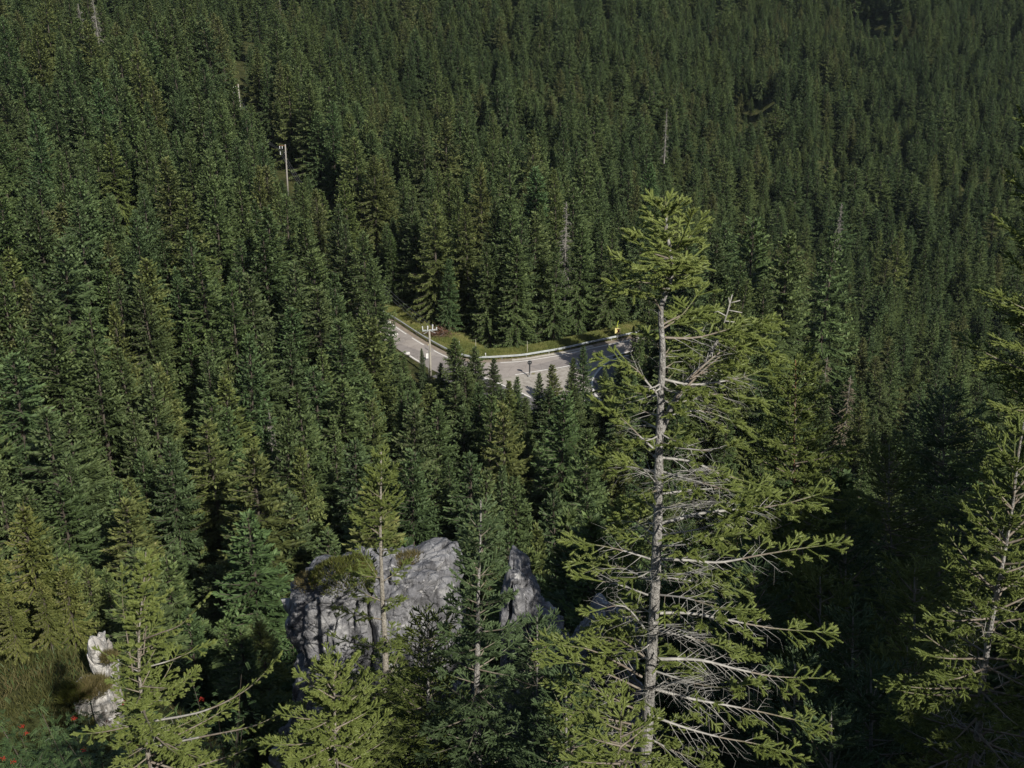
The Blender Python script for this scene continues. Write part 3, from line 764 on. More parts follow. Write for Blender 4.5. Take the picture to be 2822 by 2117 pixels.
for i, (x, y) in enumerate(cand):
    if clear_all[i]: continue
    if y > 185:
        wx = np.interp(y, [a[1] for a in WIRE_PLAN[::-1]], [a[0] for a in WIRE_PLAN[::-1]])
        if -2.2 < x - wx < (7.0 if 215 < y < 288 else (4.0 if y < 300 else 0.8)): continue
    if (x - SIGN_AT[0]) ** 2 + (y - SIGN_AT[1] - 2) ** 2 < 36: continue
    if y > 110 and y < 215 and np.abs(x) < 70 and road_dist(x, y) < 4.2: continue
    low = any(((x - g_[0].x) / g_[1]) ** 2 + ((y - g_[0].y) / g_[2]) ** 2 < 1 for g_ in GAPS)
    dl = (x - SIGN_AT[0]) * 0.52 - (y - SIGN_AT[1] - 1) * 0.85
    if 0 < dl < 34 and abs((x - SIGN_AT[0]) * 0.85 + (y - SIGN_AT[1] - 1) * 0.52) < 3.6 and gz_all[i] + 17 > 1 + 0.78 * dl: continue
    if y < 56 and ((x + 16) ** 2 + (y - 33) ** 2) < 200: continue
    if near_other(x, y, 3.2 if y < 185 else 3.9): continue
    h = (19.5 if y < 330 else 16.5) + 3.5 * stand_n[i] + rng.normal(0, 3.0)
    if rng.random() < 0.12: h *= rng.uniform(0.5, 0.75)
    if x / y > 0.12 and y < 330: h -= 2.5
    if x / y < -0.13 and y < 340: h += 2.5
    h = float(np.clip(h, 7, 28))
    if low: h = rng.uniform(4, 7)
    z = gz_all[i]
    px, py, w = project(x, y, z + h)
    if y < 172 and 1040 < px < 1800:
        lim = np.interp(px, T_ROAD[:, 0], T_ROAD[:, 1]) + 14 + rng.uniform(0, 60)
        if py < lim:
            h2 = at_y(px, lim, y).z - z
            if h2 < 4.0: continue
            h = h2
    if 636 < px < 1030 and 175 < y < 420 and x < np.interp(y, [a[1] for a in WIRE_PLAN[::-1]], [a[0] for a in WIRE_PLAN[::-1]]) + 3:
        lim = np.interp(px, T_WIRE[:, 0], T_WIRE[:, 1]) + rng.uniform(0, 18)
        if py < lim:
            h2 = at_y(px, lim, y).z - z
            if h2 < 3.0: continue
            h = h2
    if y < 82:
        lim = np.interp(px, T_SLOPE[:, 0], T_SLOPE[:, 1]) + rng.uniform(0, 70)
        if py < lim:
            h2 = at_y(px, lim, y).z - z
            if h2 < 3.0: continue
            h = h2
        if -10.5 < x < 3.5 and y < 37: continue
    put(x, y)
    t = add_tree(x, y, h, int(rng.choice([0, 0, 1, 2, 2, 3, 4, 5, 5, 6, 6, 7])), wide=rng.uniform(0.75, 1.25) * (1.3 if h < 12 else 1.0) * (1.15 if y < 180 else (1.1 if y < 330 else 1.3)), z=z)

# which ones show largest: paint cones front to back into a coarse buffer
BW, BH, SCL = 706, 530, 4.0
buf = np.full((BH, BW), -1, int)
order = sorted(range(len(trees)), key=lambda k: trees[k].x ** 2 + trees[k].y ** 2)
for k in order:
    t = trees[k]
    x0, y0, w = project(t.x, t.y, t.z + t.h); x1, y1, _w = project(t.x, t.y, t.z + 0.06 * t.h)
    r = VAR[t.var][2] * t.wide * t.h / 20.0 * FPX / w
    ya, yb = int(max(0, y0 / SCL)), int(min(BH - 1, y1 / SCL))
    for yy in range(ya, yb + 1):
        f = (yy * SCL - y0) / max(y1 - y0, 1)
        if f < 0: continue
        hw = r * (f ** 0.85) * 0.85
        cx = x0 + (x1 - x0) * f
        a, b = int(max(0, (cx - hw) / SCL)), int(min(BW - 1, (cx + hw) / SCL))
        if b >= a:
            row = buf[yy, a:b + 1]; row[row < 0] = k
cnt = np.bincount(buf[buf >= 0], minlength=len(trees))
score = cnt.astype(float); score[:n_hand] += 1e6
single = [k for k in np.argsort(-score)[:296] if cnt[k] > 0 or k < n_hand]
sset = set(single)

def stand_of(px, py, y):
    if px < 1060 and py > 980: return 'between the rock tower and the road end', 'spruces of the front stand below the road end'
    if px < 780 and py > 420: return 'on the long slope facing the power line gap', 'spruces on the slope facing the power line gap'
    if px < 1060 and py > 420: return 'between the wire gap and the road end', 'spruces between the power line gap and the road'
    if px < 780: return 'high on the slope under the dead snags', 'spruces high on the slope under the snags'
    if y < 185 and px < 1760: return 'just below the bend of the road', 'spruces of the front stand below the bend'
    if px > 1760 and py > 1000: return 'in the shaded hollow behind the lone spruce', 'spruces in the shaded hollow'
    if px > 1760: return 'in the valley beyond the lone spruce', 'spruces of the valley stand'
    return 'in the stand rising behind the grass verge', 'spruces rising behind the grass verge'
TINTS = [('dark green', DARK), ('mid green', GREEN), ('blue-green', BLUE), ('olive green', OLIVE), ('mid green', GREEN)]
FORM = ['even', 'broad drooping', 'narrow', 'shaggy', 'wide open-branched', 'pointed', 'slender', 'ragged']
for k in single:
    t = trees[k]
    px, py, w = project(t.x, t.y, t.z + t.h)
    if t.label: lab, grp, tint = t.label, None, t.tint
    else:
        ph, grp = stand_of(px, py, t.y)
        nm, tint = TINTS[int(rng.integers(0, 5))]
        size = 'tall ' if t.h > 20.5 else ('short ' if t.h < 14 else '')
        lab = '%s%s %s spruce %s' % (size, FORM[t.var], nm, ph)
    j = rng.uniform(0.86, 1.14)
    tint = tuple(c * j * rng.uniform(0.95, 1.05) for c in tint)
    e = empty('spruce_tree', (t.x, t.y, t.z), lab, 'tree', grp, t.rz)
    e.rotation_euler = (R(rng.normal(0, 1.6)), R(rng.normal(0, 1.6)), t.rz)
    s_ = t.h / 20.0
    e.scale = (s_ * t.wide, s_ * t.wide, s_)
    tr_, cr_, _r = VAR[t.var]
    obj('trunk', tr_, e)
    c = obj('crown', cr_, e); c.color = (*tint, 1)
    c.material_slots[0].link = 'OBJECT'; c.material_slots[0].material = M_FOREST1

# all the others are one mass: points that carry instances of the same eight trees
vcol = bpy.data.collections.new('forest_variants')
for k, (tr_, cr_, _r) in enumerate(VAR):
    nt_, nc_ = len(tr_.vertices), len(cr_.vertices)
    def arr(me):
        v = np.empty(len(me.vertices) * 3, np.float32); me.vertices.foreach_get('co', v)
        sz = np.empty(len(me.polygons), np.int32); me.polygons.foreach_get('loop_total', sz)
        l = np.empty(len(me.loops), np.int32); me.loops.foreach_get('vertex_index', l)
        return v.reshape(-1, 3), sz, l
    v1, s1, l1 = arr(tr_); v2, s2, l2 = arr(cr_)
    rn = np.empty(nc_, np.float32); cr_.attributes['rnd'].data.foreach_get('value', rn)
    f1, f2 = l1.reshape(-1, 4), l2.reshape(-1, 3) + nt_
    me = np_mesh('spruce_whole_%d' % k, np.concatenate([v1, v2]), [f1, f2], [M_BARK, M_FOREST], False, np.concatenate([np.zeros(nt_, np.float32), rn]), np.concatenate([np.zeros(len(f1)), np.ones(len(f2))]))
    o = bpy.data.objects.new('forest_variant_%d' % k, me); vcol.objects.link(o)
rest = [t for k, t in enumerate(trees) if k not in sset]
pm = bpy.data.meshes.new('spruce_forest')
pm.from_pydata([(t.x, t.y, t.z) for t in rest], [], [])
for nm, ty, vals in (('vid', 'INT', [t.var for t in rest]), ('rz', 'FLOAT', [t.rz for t in rest]), ('sw', 'FLOAT', [t.h / 20 * t.wide for t in rest]), ('sh', 'FLOAT', [t.h / 20 for t in rest]), ('tx', 'FLOAT', rng.normal(0, 0.03, len(rest))), ('ty', 'FLOAT', rng.normal(0, 0.03, len(rest)))):
    pm.attributes.new(nm, ty, 'POINT').data.foreach_set('value', vals)
forest = obj('spruce_forest', pm); forest['kind'] = 'stuff'
forest['label'] = 'unbroken dark spruce forest covering the far slopes'
ng = bpy.data.node_groups.new('plant_forest', 'GeometryNodeTree')
ng.interface.new_socket('Geometry', in_out='INPUT', socket_type='NodeSocketGeometry')
ng.interface.new_socket('Geometry', in_out='OUTPUT', socket_type='NodeSocketGeometry')
gi, go = ng.nodes.new('NodeGroupInput'), ng.nodes.new('NodeGroupOutput')
ci = ng.nodes.new('GeometryNodeCollectionInfo'); ci.inputs['Collection'].default_value = vcol; ci.inputs['Separate Children'].default_value = True; ci.inputs['Reset Children'].default_value = True
iop = ng.nodes.new('GeometryNodeInstanceOnPoints'); iop.inputs['Pick Instance'].default_value = True
def named(nm, ty):
    n = ng.nodes.new('GeometryNodeInputNamedAttribute'); n.data_type = ty; n.inputs['Name'].default_value = nm; return n
a_tx, a_ty = named('tx', 'FLOAT'), named('ty', 'FLOAT')
a_v, a_r, a_w, a_h = named('vid', 'INT'), named('rz', 'FLOAT'), named('sw', 'FLOAT'), named('sh', 'FLOAT')
cr_, cs_ = ng.nodes.new('ShaderNodeCombineXYZ'), ng.nodes.new('ShaderNodeCombineXYZ')
e2r = ng.nodes.new('FunctionNodeEulerToRotation')
L_ = ng.links.new
L_(gi.outputs[0], iop.inputs['Points']); L_(ci.outputs[0], iop.inputs['Instance']); L_(a_v.outputs[0], iop.inputs['Instance Index'])
L_(a_r.outputs[0], cr_.inputs[2]); L_(a_tx.outputs[0], cr_.inputs[0]); L_(a_ty.outputs[0], cr_.inputs[1]); L_(cr_.outputs[0], e2r.inputs[0]); L_(e2r.outputs[0], iop.inputs['Rotation'])
L_(a_w.outputs[0], cs_.inputs[0]); L_(a_w.outputs[0], cs_.inputs[1]); L_(a_h.outputs[0], cs_.inputs[2]); L_(cs_.outputs[0], iop.inputs['Scale'])
L_(iop.outputs[0], go.inputs[0])
md = forest.modifiers.new('plant', 'NODES'); md.node_group = ng
print('forest: %d trees, %d singled out' % (len(trees), len(single)))

# ------------------------------------------------------------------ along the road
M_GALV = noise_mat('galvanised_steel', [(0.3, (0.34, 0.36, 0.37)), (0.55, (0.47, 0.50, 0.50)), (0.75, (0.58, 0.60, 0.58))], scale=1.2, detail=8, rough=0.5, spec=0.5)
M_POST = noise_mat('dull_steel', [(0.3, (0.20, 0.20, 0.20)), (0.7, (0.34, 0.34, 0.33))], scale=4, rough=0.6)
M_CPOLE = noise_mat('weathered_concrete_pole', [(0.3, (0.27, 0.25, 0.21)), (0.55, (0.38, 0.355, 0.30)), (0.75, (0.46, 0.435, 0.375))], scale=1.5, detail=10, rough=0.9, bump=0.2)
M_WOODPOLE = noise_mat('grey_wooden_pole', [(0.3, (0.24, 0.22, 0.195)), (0.7, (0.40, 0.375, 0.34))], scale=2, stretch=(1, 1, 0.2), rough=0.9)
M_PORC = noise_mat('glazed_insulator', [(0.3, (0.62, 0.64, 0.66)), (0.7, (0.8, 0.81, 0.82))], scale=3, rough=0.25, spec=0.6)
M_RUST = noise_mat('rusty_iron', [(0.3, (0.10, 0.045, 0.025)), (0.6, (0.20, 0.09, 0.05)), (0.8, (0.27, 0.16, 0.10))], scale=5, rough=0.85)
M_BLACKWIRE = noise_mat('dark_wire', [(0.3, (0.12, 0.12, 0.13)), (0.7, (0.2, 0.2, 0.21))], scale=1, rough=0.5)
M_SIGNBACK = noise_mat('dark_grey_sign_back', [(0.3, (0.025, 0.027, 0.03)), (0.7, (0.05, 0.053, 0.058))], scale=3, rough=0.55)
M_YELLOW_SIGN = noise_mat('fluorescent_yellow_sheet', [(0.3, (0.80, 0.70, 0.28)), (0.7, (0.86, 0.78, 0.36))], scale=2, rough=0.5)
M_REDDARK = noise_mat('dark_red_arrow_paint', [(0.3, (0.10, 0.015, 0.012)), (0.7, (0.17, 0.03, 0.022))], scale=4, rough=0.5)
M_GREENYEL = noise_mat('yellow_green_reflective_sheet', [(0.3, (0.52, 0.62, 0.06)), (0.7, (0.62, 0.70, 0.12))], scale=2, rough=0.5)
M_WHITE = noise_mat('white_painted_metal', [(0.3, (0.66, 0.66, 0.64)), (0.7, (0.80, 0.80, 0.78))], scale=2, rough=0.5)
M_STAKE = noise_mat('pale_wooden_stake', [(0.3, (0.42, 0.40, 0.33)), (0.7, (0.60, 0.57, 0.48))], scale=4, rough=0.85)
M_WHITEROCK = noise_mat('white_limestone_lump', [(0.3, (0.40, 0.39, 0.37)), (0.6, (0.62, 0.61, 0.58)), (0.8, (0.72, 0.71, 0.68))], scale=2.5, detail=10, rough=0.9, bump=0.5)

rail_line = resample(offset(far_line, 1.25), 1.0)
i0 = idx_of(far_line, 1052, 876)
rail_line = rail_line[max(0, i0 - 2):]
gr = empty('guardrail', (float(rail_line[40][0]), float(rail_line[40][1]), 0), 'long galvanised steel guardrail along the outside of the road bend', 'guardrail')
def rel(o, e):
    o.matrix_parent_inverse = Matrix.Translation(-Vector(e.location)); return o
prof = [(-0.02, 0.42), (0.05, 0.47), (0.05, 0.53), (-0.02, 0.575), (0.05, 0.62), (0.05, 0.68), (-0.02, 0.735)]    # towards the road, height
tg = np.gradient(rail_line, axis=0); tg /= np.linalg.norm(tg, axis=1)[:, None]
nr_ = np.stack([tg[:, 1], -tg[:, 0]], 1)
vv, ff = [], []
n = len(rail_line); m_ = len(prof)
for i in range(n):
    for a, h in prof: vv.append((rail_line[i, 0] + nr_[i, 0] * a * 1.6, rail_line[i, 1] + nr_[i, 1] * a * 1.6, h))
for i in range(n - 1):
    for k in range(m_ - 1): ff.append((i * m_ + k, (i + 1) * m_ + k, (i + 1) * m_ + k + 1, i * m_ + k + 1))
b_ = MB(); b_.add(vv, ff)
o = b_.build('beam', M_GALV, gr); rel(o, gr)
so = o.modifiers.new('thick', 'SOLIDIFY'); so.thickness = 0.012
for i in range(0, n, 4):
    b_ = MB(); p = rail_line[i] - nr_[i] * 0.11
    b_.box((p[0], p[1], 0.30), (0.10, 0.06, 0.80), math.atan2(tg[i, 1], tg[i, 0]))
    b_.box((p[0] + nr_[i, 0] * 0.06, p[1] + nr_[i, 1] * 0.06, 0.57), (0.12, 0.09, 0.2), math.atan2(tg[i, 1], tg[i, 0]))
    rel(b_.build('post', M_POST, gr), gr)

def cone_pole(b, h, r0, r1, lean=(0, 0), n=10):
    b.tube([(lean[0] * z, lean[1] * z, z) for z in (-0.6, h * 0.33, h * 0.66, h)], [r0, r0 + (r1 - r0) * 0.33, r0 + (r1 - r0) * 0.66, r1], n)
# main pole: concrete, angle-iron crossarm with pin insulators and a switch frame
h3 = at_y(1187, 908, POLE3.y).z
up_ = empty('utility_pole', POLE3, 'pale concrete power pole with insulators on its crossarm, at the near edge of the road', 'power pole', rz=R(14))
b_ = MB(); cone_pole(b_, h3, 0.21, 0.13); b_.build('pole_shaft', M_CPOLE, up_, True)
b_ = MB()
for dy in (-0.16, 0.16): b_.box((0.05, dy, h3 - 0.12), (2.3, 0.06, 0.08))
for dx in (-1.05, -0.35, 0.35, 1.1): b_.box((dx, 0, h3 - 0.12), (0.06, 0.26, 0.06))
b_.box((-0.45, 0, h3 - 0.42), (1.0, 0.05, 0.05), M=Matrix.Rotation(R(-28), 4, 'Y')); b_.box((0.5, 0, h3 - 0.42), (1.0, 0.05, 0.05), M=Matrix.Rotation(R(28), 4, 'Y'))
b_.build('crossarm', M_GALV, up_)
def insulator(x, y, z, parent, hgt=0.55, r=0.085, tilt=0.0):
    b = MB(); pts, rad = [], []
    for k in range(9):
        pts.append((x + tilt * k * hgt / 9, y, z + k * hgt / 9)); rad.append(r if k % 2 else r * 0.55)
    b.tube(pts, rad, 8); b.build('insulator', M_PORC, parent, True)
for x, y, z, hg, tl in ((-1.0, 0, h3 - 0.06, 0.72, -0.1), (-0.3, -0.16, h3 - 0.06, 0.8, 0.05), (-0.25, 0.16, h3 - 0.06, 0.55, 0.2), (0.45, -0.14, h3 - 0.06, 0.95, 0.1), (0.55, 0.15, h3 - 0.06, 0.6, -0.15), (1.1, 0, h3 - 0.06, 0.35, 0.1)):
    insulator(x, y, z, up_, hg, 0.10, tl)
b_ = MB()
b_.tube([(-1.0, 0, h3 + 0.6), (-0.6, 0.05, h3 + 0.35), (-0.25, -0.1, h3 + 0.7), (0.1, 0, h3 + 0.3), (0.5, -0.1, h3 + 0.85)], 0.025, 6); b_.build('jumper_wire', M_BLACKWIRE, up_)
for sgn, dx in ((-1, 1.25), (1, 1.5)):
    b_ = MB(); b_.tube([(sgn * (0.9 + dx * math.sin(t) * 0.9), 0.1, h3 + 0.2 - 1.7 * t / 3.0 ) for t in np.linspace(0.2, 2.6, 9)], 0.018, 5); b_.build('cable_loop', M_BLACKWIRE, up_)
b_ = MB(); b_.box((0, -0.02, h3 * 0.55), (0.34, 0.34, 0.07)); b_.box((0, -0.02, h3 * 0.83), (0.34, 0.34, 0.06)); b_.build('steel_band', M_POST, up_)
b_ = MB(); b_.tube([(-0.33, 0, 0), (-0.29, 0, h3 * 0.5), (-0.2, 0, h3 * 0.55)], 0.035, 6); b_.build('earth_conduit', M_POST, up_)

def slope_pole(P, tip_px, H, lean, label, arm):
    e = empty('utility_pole', (P.x, P.y, P.z - H), label, 'power pole')
    b = MB(); cone_pole(b, H, 0.20, 0.14, lean); b.build('pole_shaft', M_WOODPOLE, e, True)
    tx, ty = lean[0] * H, lean[1] * H
    b = MB(); b.box((tx - 0.6, ty, H - 0.25), (1.5, 0.14, 0.12)); b.build('crossarm', M_RUST, e)
    for x in (-1.25, -0.7):
        insulator(tx + x, ty, H - 0.95, e, 0.65, 0.10)
    insulator(tx - 1.2, ty, H - 2.3, e, 0.8, 0.10)
    b = MB(); b.box((tx - 0.05, ty, H - 1.75), (0.5, 0.36, 0.07)); b.build('steel_band', M_POST, e)
    return e
slope_pole(POLE2, None, POLE2.z - gz(POLE2.x, POLE2.y) + 0.2, (0.02, 0.0), 'pale wooden power pole with a rusty side arm in the cleared strip', True)
slope_pole(POLE1, None, POLE1.z - gz(POLE1.x, POLE1.y) + 0.2, (-0.008, 0.0), 'plain pale power pole higher up the cleared strip, the most distant one', True)
def wire(a, b, sag, label):
    a, b = Vector(a), Vector(b); e = MB()
    pts = [a.lerp(b, t) - Vector((0, 0, sag * 4 * t * (1 - t))) for t in np.linspace(0, 1, 15)]
    e.tube(pts, 0.022, 5); o = e.build('overhead_wire', M_BLACKWIRE); tag(o, label, 'wire', 'overhead wires along the cleared strip')
top3 = POLE3 + Vector((0, 0, h3 + 0.55))
for dx in (-0.95, -0.25, 0.5):
    wire(top3 + Vector((dx, 0.1, 0)), POLE2 + Vector((-0.9 + dx * 0.5, 0, -1.0)), 4.0, 'thin dark wire running from the roadside pole up to the rusty-armed pole')
    wire(POLE2 + Vector((-0.9 + dx * 0.5, 0, -1.0)), POLE1 + Vector((-0.9 + dx * 0.5, 0, -1.0)), 3.0, 'thin dark wire between the two poles of the cleared strip')

# signs
def disc(b, c, r, t, nrm, n=24):
    nrm = Vector(nrm).normalized(); b.tube([Vector(c) - nrm * t / 2, Vector(c) + nrm * t / 2], r, n)
sp_ = at_z(1458, 1038, 0)
sg = empty('road_sign', (sp_.x, sp_.y, 0), 'round road sign seen from its dark back, at the tip of the gravel pull-off', 'road sign', rz=R(12))
hs = at_y(1460, 1000, sp_.y).z
b_ = MB(); b_.tube([(0, 0, -0.2), (0.05, 0, hs * 0.5), (0.10, 0, hs + 0.25)], 0.055, 8); b_.build('post', M_SIGNBACK, sg)
b_ = MB(); disc(b_, (0.10, 0.06, hs), 0.33, 0.02, (0.12, 1, 0)); b_.build('sign_disc', M_SIGNBACK, sg)
b_ = MB(); b_.tube([(0.10 + 0.345 * math.cos(a), 0.05, hs + 0.345 * math.sin(a)) for a in np.linspace(0, 2 * math.pi, 25)], 0.022, 5); b_.build('rim', M_SIGNBACK, sg)
b_ = MB(); b_.box((0.10, 0.02, hs), (0.45, 0.03, 0.05)); b_.box((0.1, 0.0, hs + 0.1), (0.16, 0.08, 0.05)); b_.build('bracket', M_POST, sg)
b_ = MB(); b_.box((0.10, 0.05, hs * 0.58), (0.22, 0.02, hs * 0.62)); b_.build('side_panel', M_SIGNBACK, sg)
b_ = MB(); b_.tube([(0, 0, -0.1), (0, 0, 0.16), (0, 0, 0.24)], [0.26, 0.24, 0.10], 12); b_.build('base', M_POST, sg)

cp = at_y(1703, 944, at_z(1703, 944, 0).y + 0.0)
cp = Vector((cp.x, cp.y + 0.9, 0))
cs = empty('arrow_sign', cp, 'square yellow sign with a dark chevron, behind the guardrail in the shade', 'road sign', rz=R(-6))
hc = at_y(1703, 912, cp.y).z; hq = at_y(1703, 893, cp.y).z
b_ = MB(); b_.tube([(0, 0.05, -0.3), (0, 0.05, hq - 0.5)], 0.045, 8); b_.build('post', M_POST, cs)
b_ = MB(); b_.box((0, 0, hc), (0.96, 0.03, 0.96)); b_.build('board', M_YELLOW_SIGN, cs)
b_ = MB()
for sy in (-1, 1):
    vs = [(-0.26, 0, 0.36), (0.02, 0, 0.36), (0.34, 0, 0.0), (0.06, 0, 0.0)]
    f = [(x, -0.021, hc + sy * z) for x, _y, z in vs] + [(x, -0.016, hc + sy * z) for x, _y, z in vs]
    b_.add(f, [(0, 1, 2, 3), (4, 7, 6, 5), (0, 4, 5, 1), (1, 5, 6, 2), (2, 6, 7, 3), (3, 7, 4, 0)])
b_.build('chevron', M_REDDARK, cs)
# the triangular sign above, turned almost edge-on
b_ = MB(); th = R(66)
def tri(b, r, y0, y1):
    ps = [(r * math.cos(a), r * math.sin(a)) for a in (math.pi / 2, math.pi * 7 / 6, math.pi * 11 / 6)]
    vs = []
    for yy in (y0, y1):
        for u, w in ps: vs.append((u * math.cos(th) - yy * math.sin(th), u * math.sin(th) + yy * math.cos(th), hq + w))
    b.add(vs, [(0, 1, 2), (5, 4, 3), (0, 3, 4, 1), (1, 4, 5, 2), (2, 5, 3, 0)])
tri(b_, 0.62, -0.012, 0.012); b_.build('warning_triangle', M_GREENYEL, cs)
b_ = MB(); tri(b_, 0.40, -0.020, -0.014); b_.build('triangle_face', M_SIGNBACK, cs)
b_ = MB(); b_.tube([(-0.05, 0.05, hc + 0.4), (-0.05, 0.05, hq + 0.1)], 0.05, 8); b_.build('upper_post', M_GREENYEL, cs)

# white board and marker beside the pole, snow stakes in the verge, delineators
wp = at_z(1178, 993, 0)
e = empty('notice_board', (wp.x, wp.y, 0), 'small white board on two legs at the road edge beside the power pole', 'board', rz=R(20))
b_ = MB(); b_.box((0, 0, 0.75), (0.42, 0.04, 0.85)); b_.build('board', M_WHITE, e)
for x in (-0.17, 0.17):
    b_ = MB(); b_.box((x, 0.03, 0.2), (0.04, 0.04, 0.5)); b_.build('leg', M_POST, e)
def stake(px, py, hpx, label, mat, r=0.035, grp='pale snow stakes standing in the grass verge', name='snow_stake', capm=None):
    p = at_z(px, py, 0.0); z = gz(p.x, p.y)
    H = hpx / (FPX / project(p.x, p.y, 0)[2]) / math.cos(R(22))
    e = empty(name, (p.x, p.y, z), label, 'stake' if name == 'snow_stake' else 'marker post', grp)
    b = MB(); b.tube([(0, 0, -0.2), (0.02, 0, H * 0.5), (0.0, 0, H)], [r, r, r * 0.8], 7); b.build('post_shaft', mat, e)
    b = MB(); b.tube([(0, 0, H), (0, 0, H + 0.10)], [r * 1.3, r * 1.1], 7); b.build('cap', capm or mat, e)
stake(1453, 976, 34, 'tall pale stake in the middle of the verge just behind the guardrail', M_STAKE)
stake(1311, 966, 30, 'pale stake in the verge before the narrow spruce', M_STAKE)
stake(1266, 956, 15, 'short white stake under the shaggy spruce edge', M_WHITE)
stake(1182, 966, 16, 'white roadside marker with a yellow tip beside the power pole', M_WHITE, 0.07, None, 'marker_post', M_YELLOW_SIGN)
stake(1338, 984, 10, 'small white marker standing at the end of the verge by the rail', M_WHITE, 0.08, None, 'marker_post')
# lumps of limestone by the road
def boulder(px, py, z, r, label, seed, mat=M_WHITEROCK, flat=0.7):
    import bmesh
    p = at_z(px, py, z); bm = bmesh.new(); bmesh.ops.create_icosphere(bm, subdivisions=3, radius=1.0)
    vs = np.array([v.co for v in bm.verts]); d = 1 + 0.35 * fbm(vs * 1.3 + seed, 3, seed) 
    for v, k in zip(bm.verts, d): v.co = Vector((v.co.x * r * k * 1.2, v.co.y * r * k, v.co.z * r * k * flat))
    me = bpy.data.meshes.new('boulder'); bm.to_mesh(me); bm.free(); me.materials.append(mat)
    me.polygons.foreach_set('use_smooth', [True] * len(me.polygons))
    o = obj('boulder', me); o.location = (p.x, p.y, z + r * flat * 0.5); tag(o, label, 'rock')
boulder(1070, 890, 0, 0.42, 'white limestone lump at the end of the guardrail', 3)
boulder(1076, 950, 0, 0.35, 'white lump among the spruce tops near the road line', 5)
boulder(1122, 976, 0, 0.36, 'white lump beside the near edge line of the road', 8)
boulder(1084, 925, 0, 0.6, 'grey-white broken rock on the near road shoulder', 9)

# heap of rusty brushwood behind the pole, beyond the guardrail
bp_ = at_z(1192, 940, 0); bz = gz(bp_.x + 0.6, bp_.y + 2.0)
br = empty('brushwood_heap', (bp_.x + 0.6, bp_.y + 2.0, bz), 'heap of rusty brown dead branches behind the guardrail at the power pole', 'branches')
r2 = np.random.default_rng(5)
n = 900
B_ = np.c_[r2.normal(0, 1.1, n), r2.normal(0, 0.6, n), np.abs(r2.normal(0.5, 0.45, n))]
D_ = nrmz(np.c_[r2.normal(0.3, 1, n), r2.normal(0, 0.6, n), r2.normal(0.1, 0.5, n)])
v, f = kites(B_, D_, nrmz(np.cross(D_, r2.normal(0, 1, (n, 3)))), r2.uniform(0.3, 0.9, n), r2.uniform(0.03, 0.07, n))
obj('dead_twigs', np_mesh('dead_twigs', v, [f], M_BROWN, False, np.repeat(r2.random(n), 4)), br)
for k in range(4):
    b_ = MB(); a = 0.5 + k * 1.1; b_.tube([(-0.9 + k * 0.5, 0, 0.2), (-0.5 + k * 0.6, 0.1, 1.3 + 0.3 * math.sin(a)), (0.3 + k * 0.5, -0.1, 1.6 + 0.5 * math.cos(a)), (0.9 + k * 0.3, 0, 0.4)], [0.07, 0.06, 0.05, 0.02], 6); b_.build('bent_branch', M_RUST, br)

# grass of the verge and weeds of the shoulder
M_GRASS = foliage_mat('dry_verge_grass', TREE_TINT, [(0, (0.115, 0.145, 0.04)), (0.4, (0.21, 0.235, 0.07)), (0.75, (0.31, 0.30, 0.11)), (1, (0.42, 0.37, 0.18))], per_object=False, translucent=0.3)
def tuft_field(name, x, y, z, hmin, hmax, mat, seed, label, w=0.02, lean=0.4):
    rr = np.random.default_rng(seed); n = len(x)
    B = np.c_[x, y, z]
    D = nrmz(np.c_[rr.normal(0, lean, n), rr.normal(0, lean, n), np.ones(n)])
    v, f = kites(B, D, nrmz(np.cross(D, rr.normal(0, 1, (n, 3)))), rr.uniform(hmin, hmax, n), np.full(n, w) * rr.uniform(0.7, 1.3, n))
    patch = 0.5 + 0.45 * fbm(np.stack([x * 0.45, y * 0.45, x * 0], -1), 3, seed + 9)
    rn = np.clip(0.65 * patch + 0.35 * rr.random(n), 0, 1)
    o = obj(name, np_mesh(name, v, [f], mat, False, np.repeat(rn, 4))); o['kind'] = 'stuff'; o['label'] = label
rr = np.random.default_rng(21)
n = 120000
xa = rr.uniform(TL[0, 0], TL[-1, 0] + 3, n)
lo = np.interp(xa, rail_line[np.argsort(rail_line[:, 0]), 0], np.sort(rail_line[:, 0]) * 0 + rail_line[np.argsort(rail_line[:, 0]), 1]) + 0.15
hi = np.interp(xa, TL[:, 0], TL[:, 1]) + 4
ya = lo + (hi - lo) * rr.random(n)
ok = (hi > lo)
xa, ya = xa[ok], ya[ok]
tuft_field('verge_grass', xa, ya, ground(xa, ya) - 0.02, 0.25, 0.7, M_GRASS, 31, 'rough yellow-green grass on the verge inside the road bend', 0.03, 0.35)
# weeds around the pull-off
nlr = near_line[idx_of(near_line, 1426, 1032):idx_of(near_line, 1631, 994)]
n = 1500
k = rr.integers(0, len(nlr), n); dd = np.abs(rr.normal(0, 0.5, n)) + 0.9
xa = nlr[k, 0] + rr.normal(0, 0.5, n); ya = nlr[k, 1] - dd
keep = fbm(np.stack([xa * 0.5, ya * 0.5, xa * 0], -1), 2, 3) > 0.25
tuft_field('roadside_weeds', xa[keep], ya[keep], np.full(keep.sum(), 0.0), 0.08, 0.3, M_GRASS, 33, 'thin weeds growing in the gravel at the road edge', 0.03, 0.6)

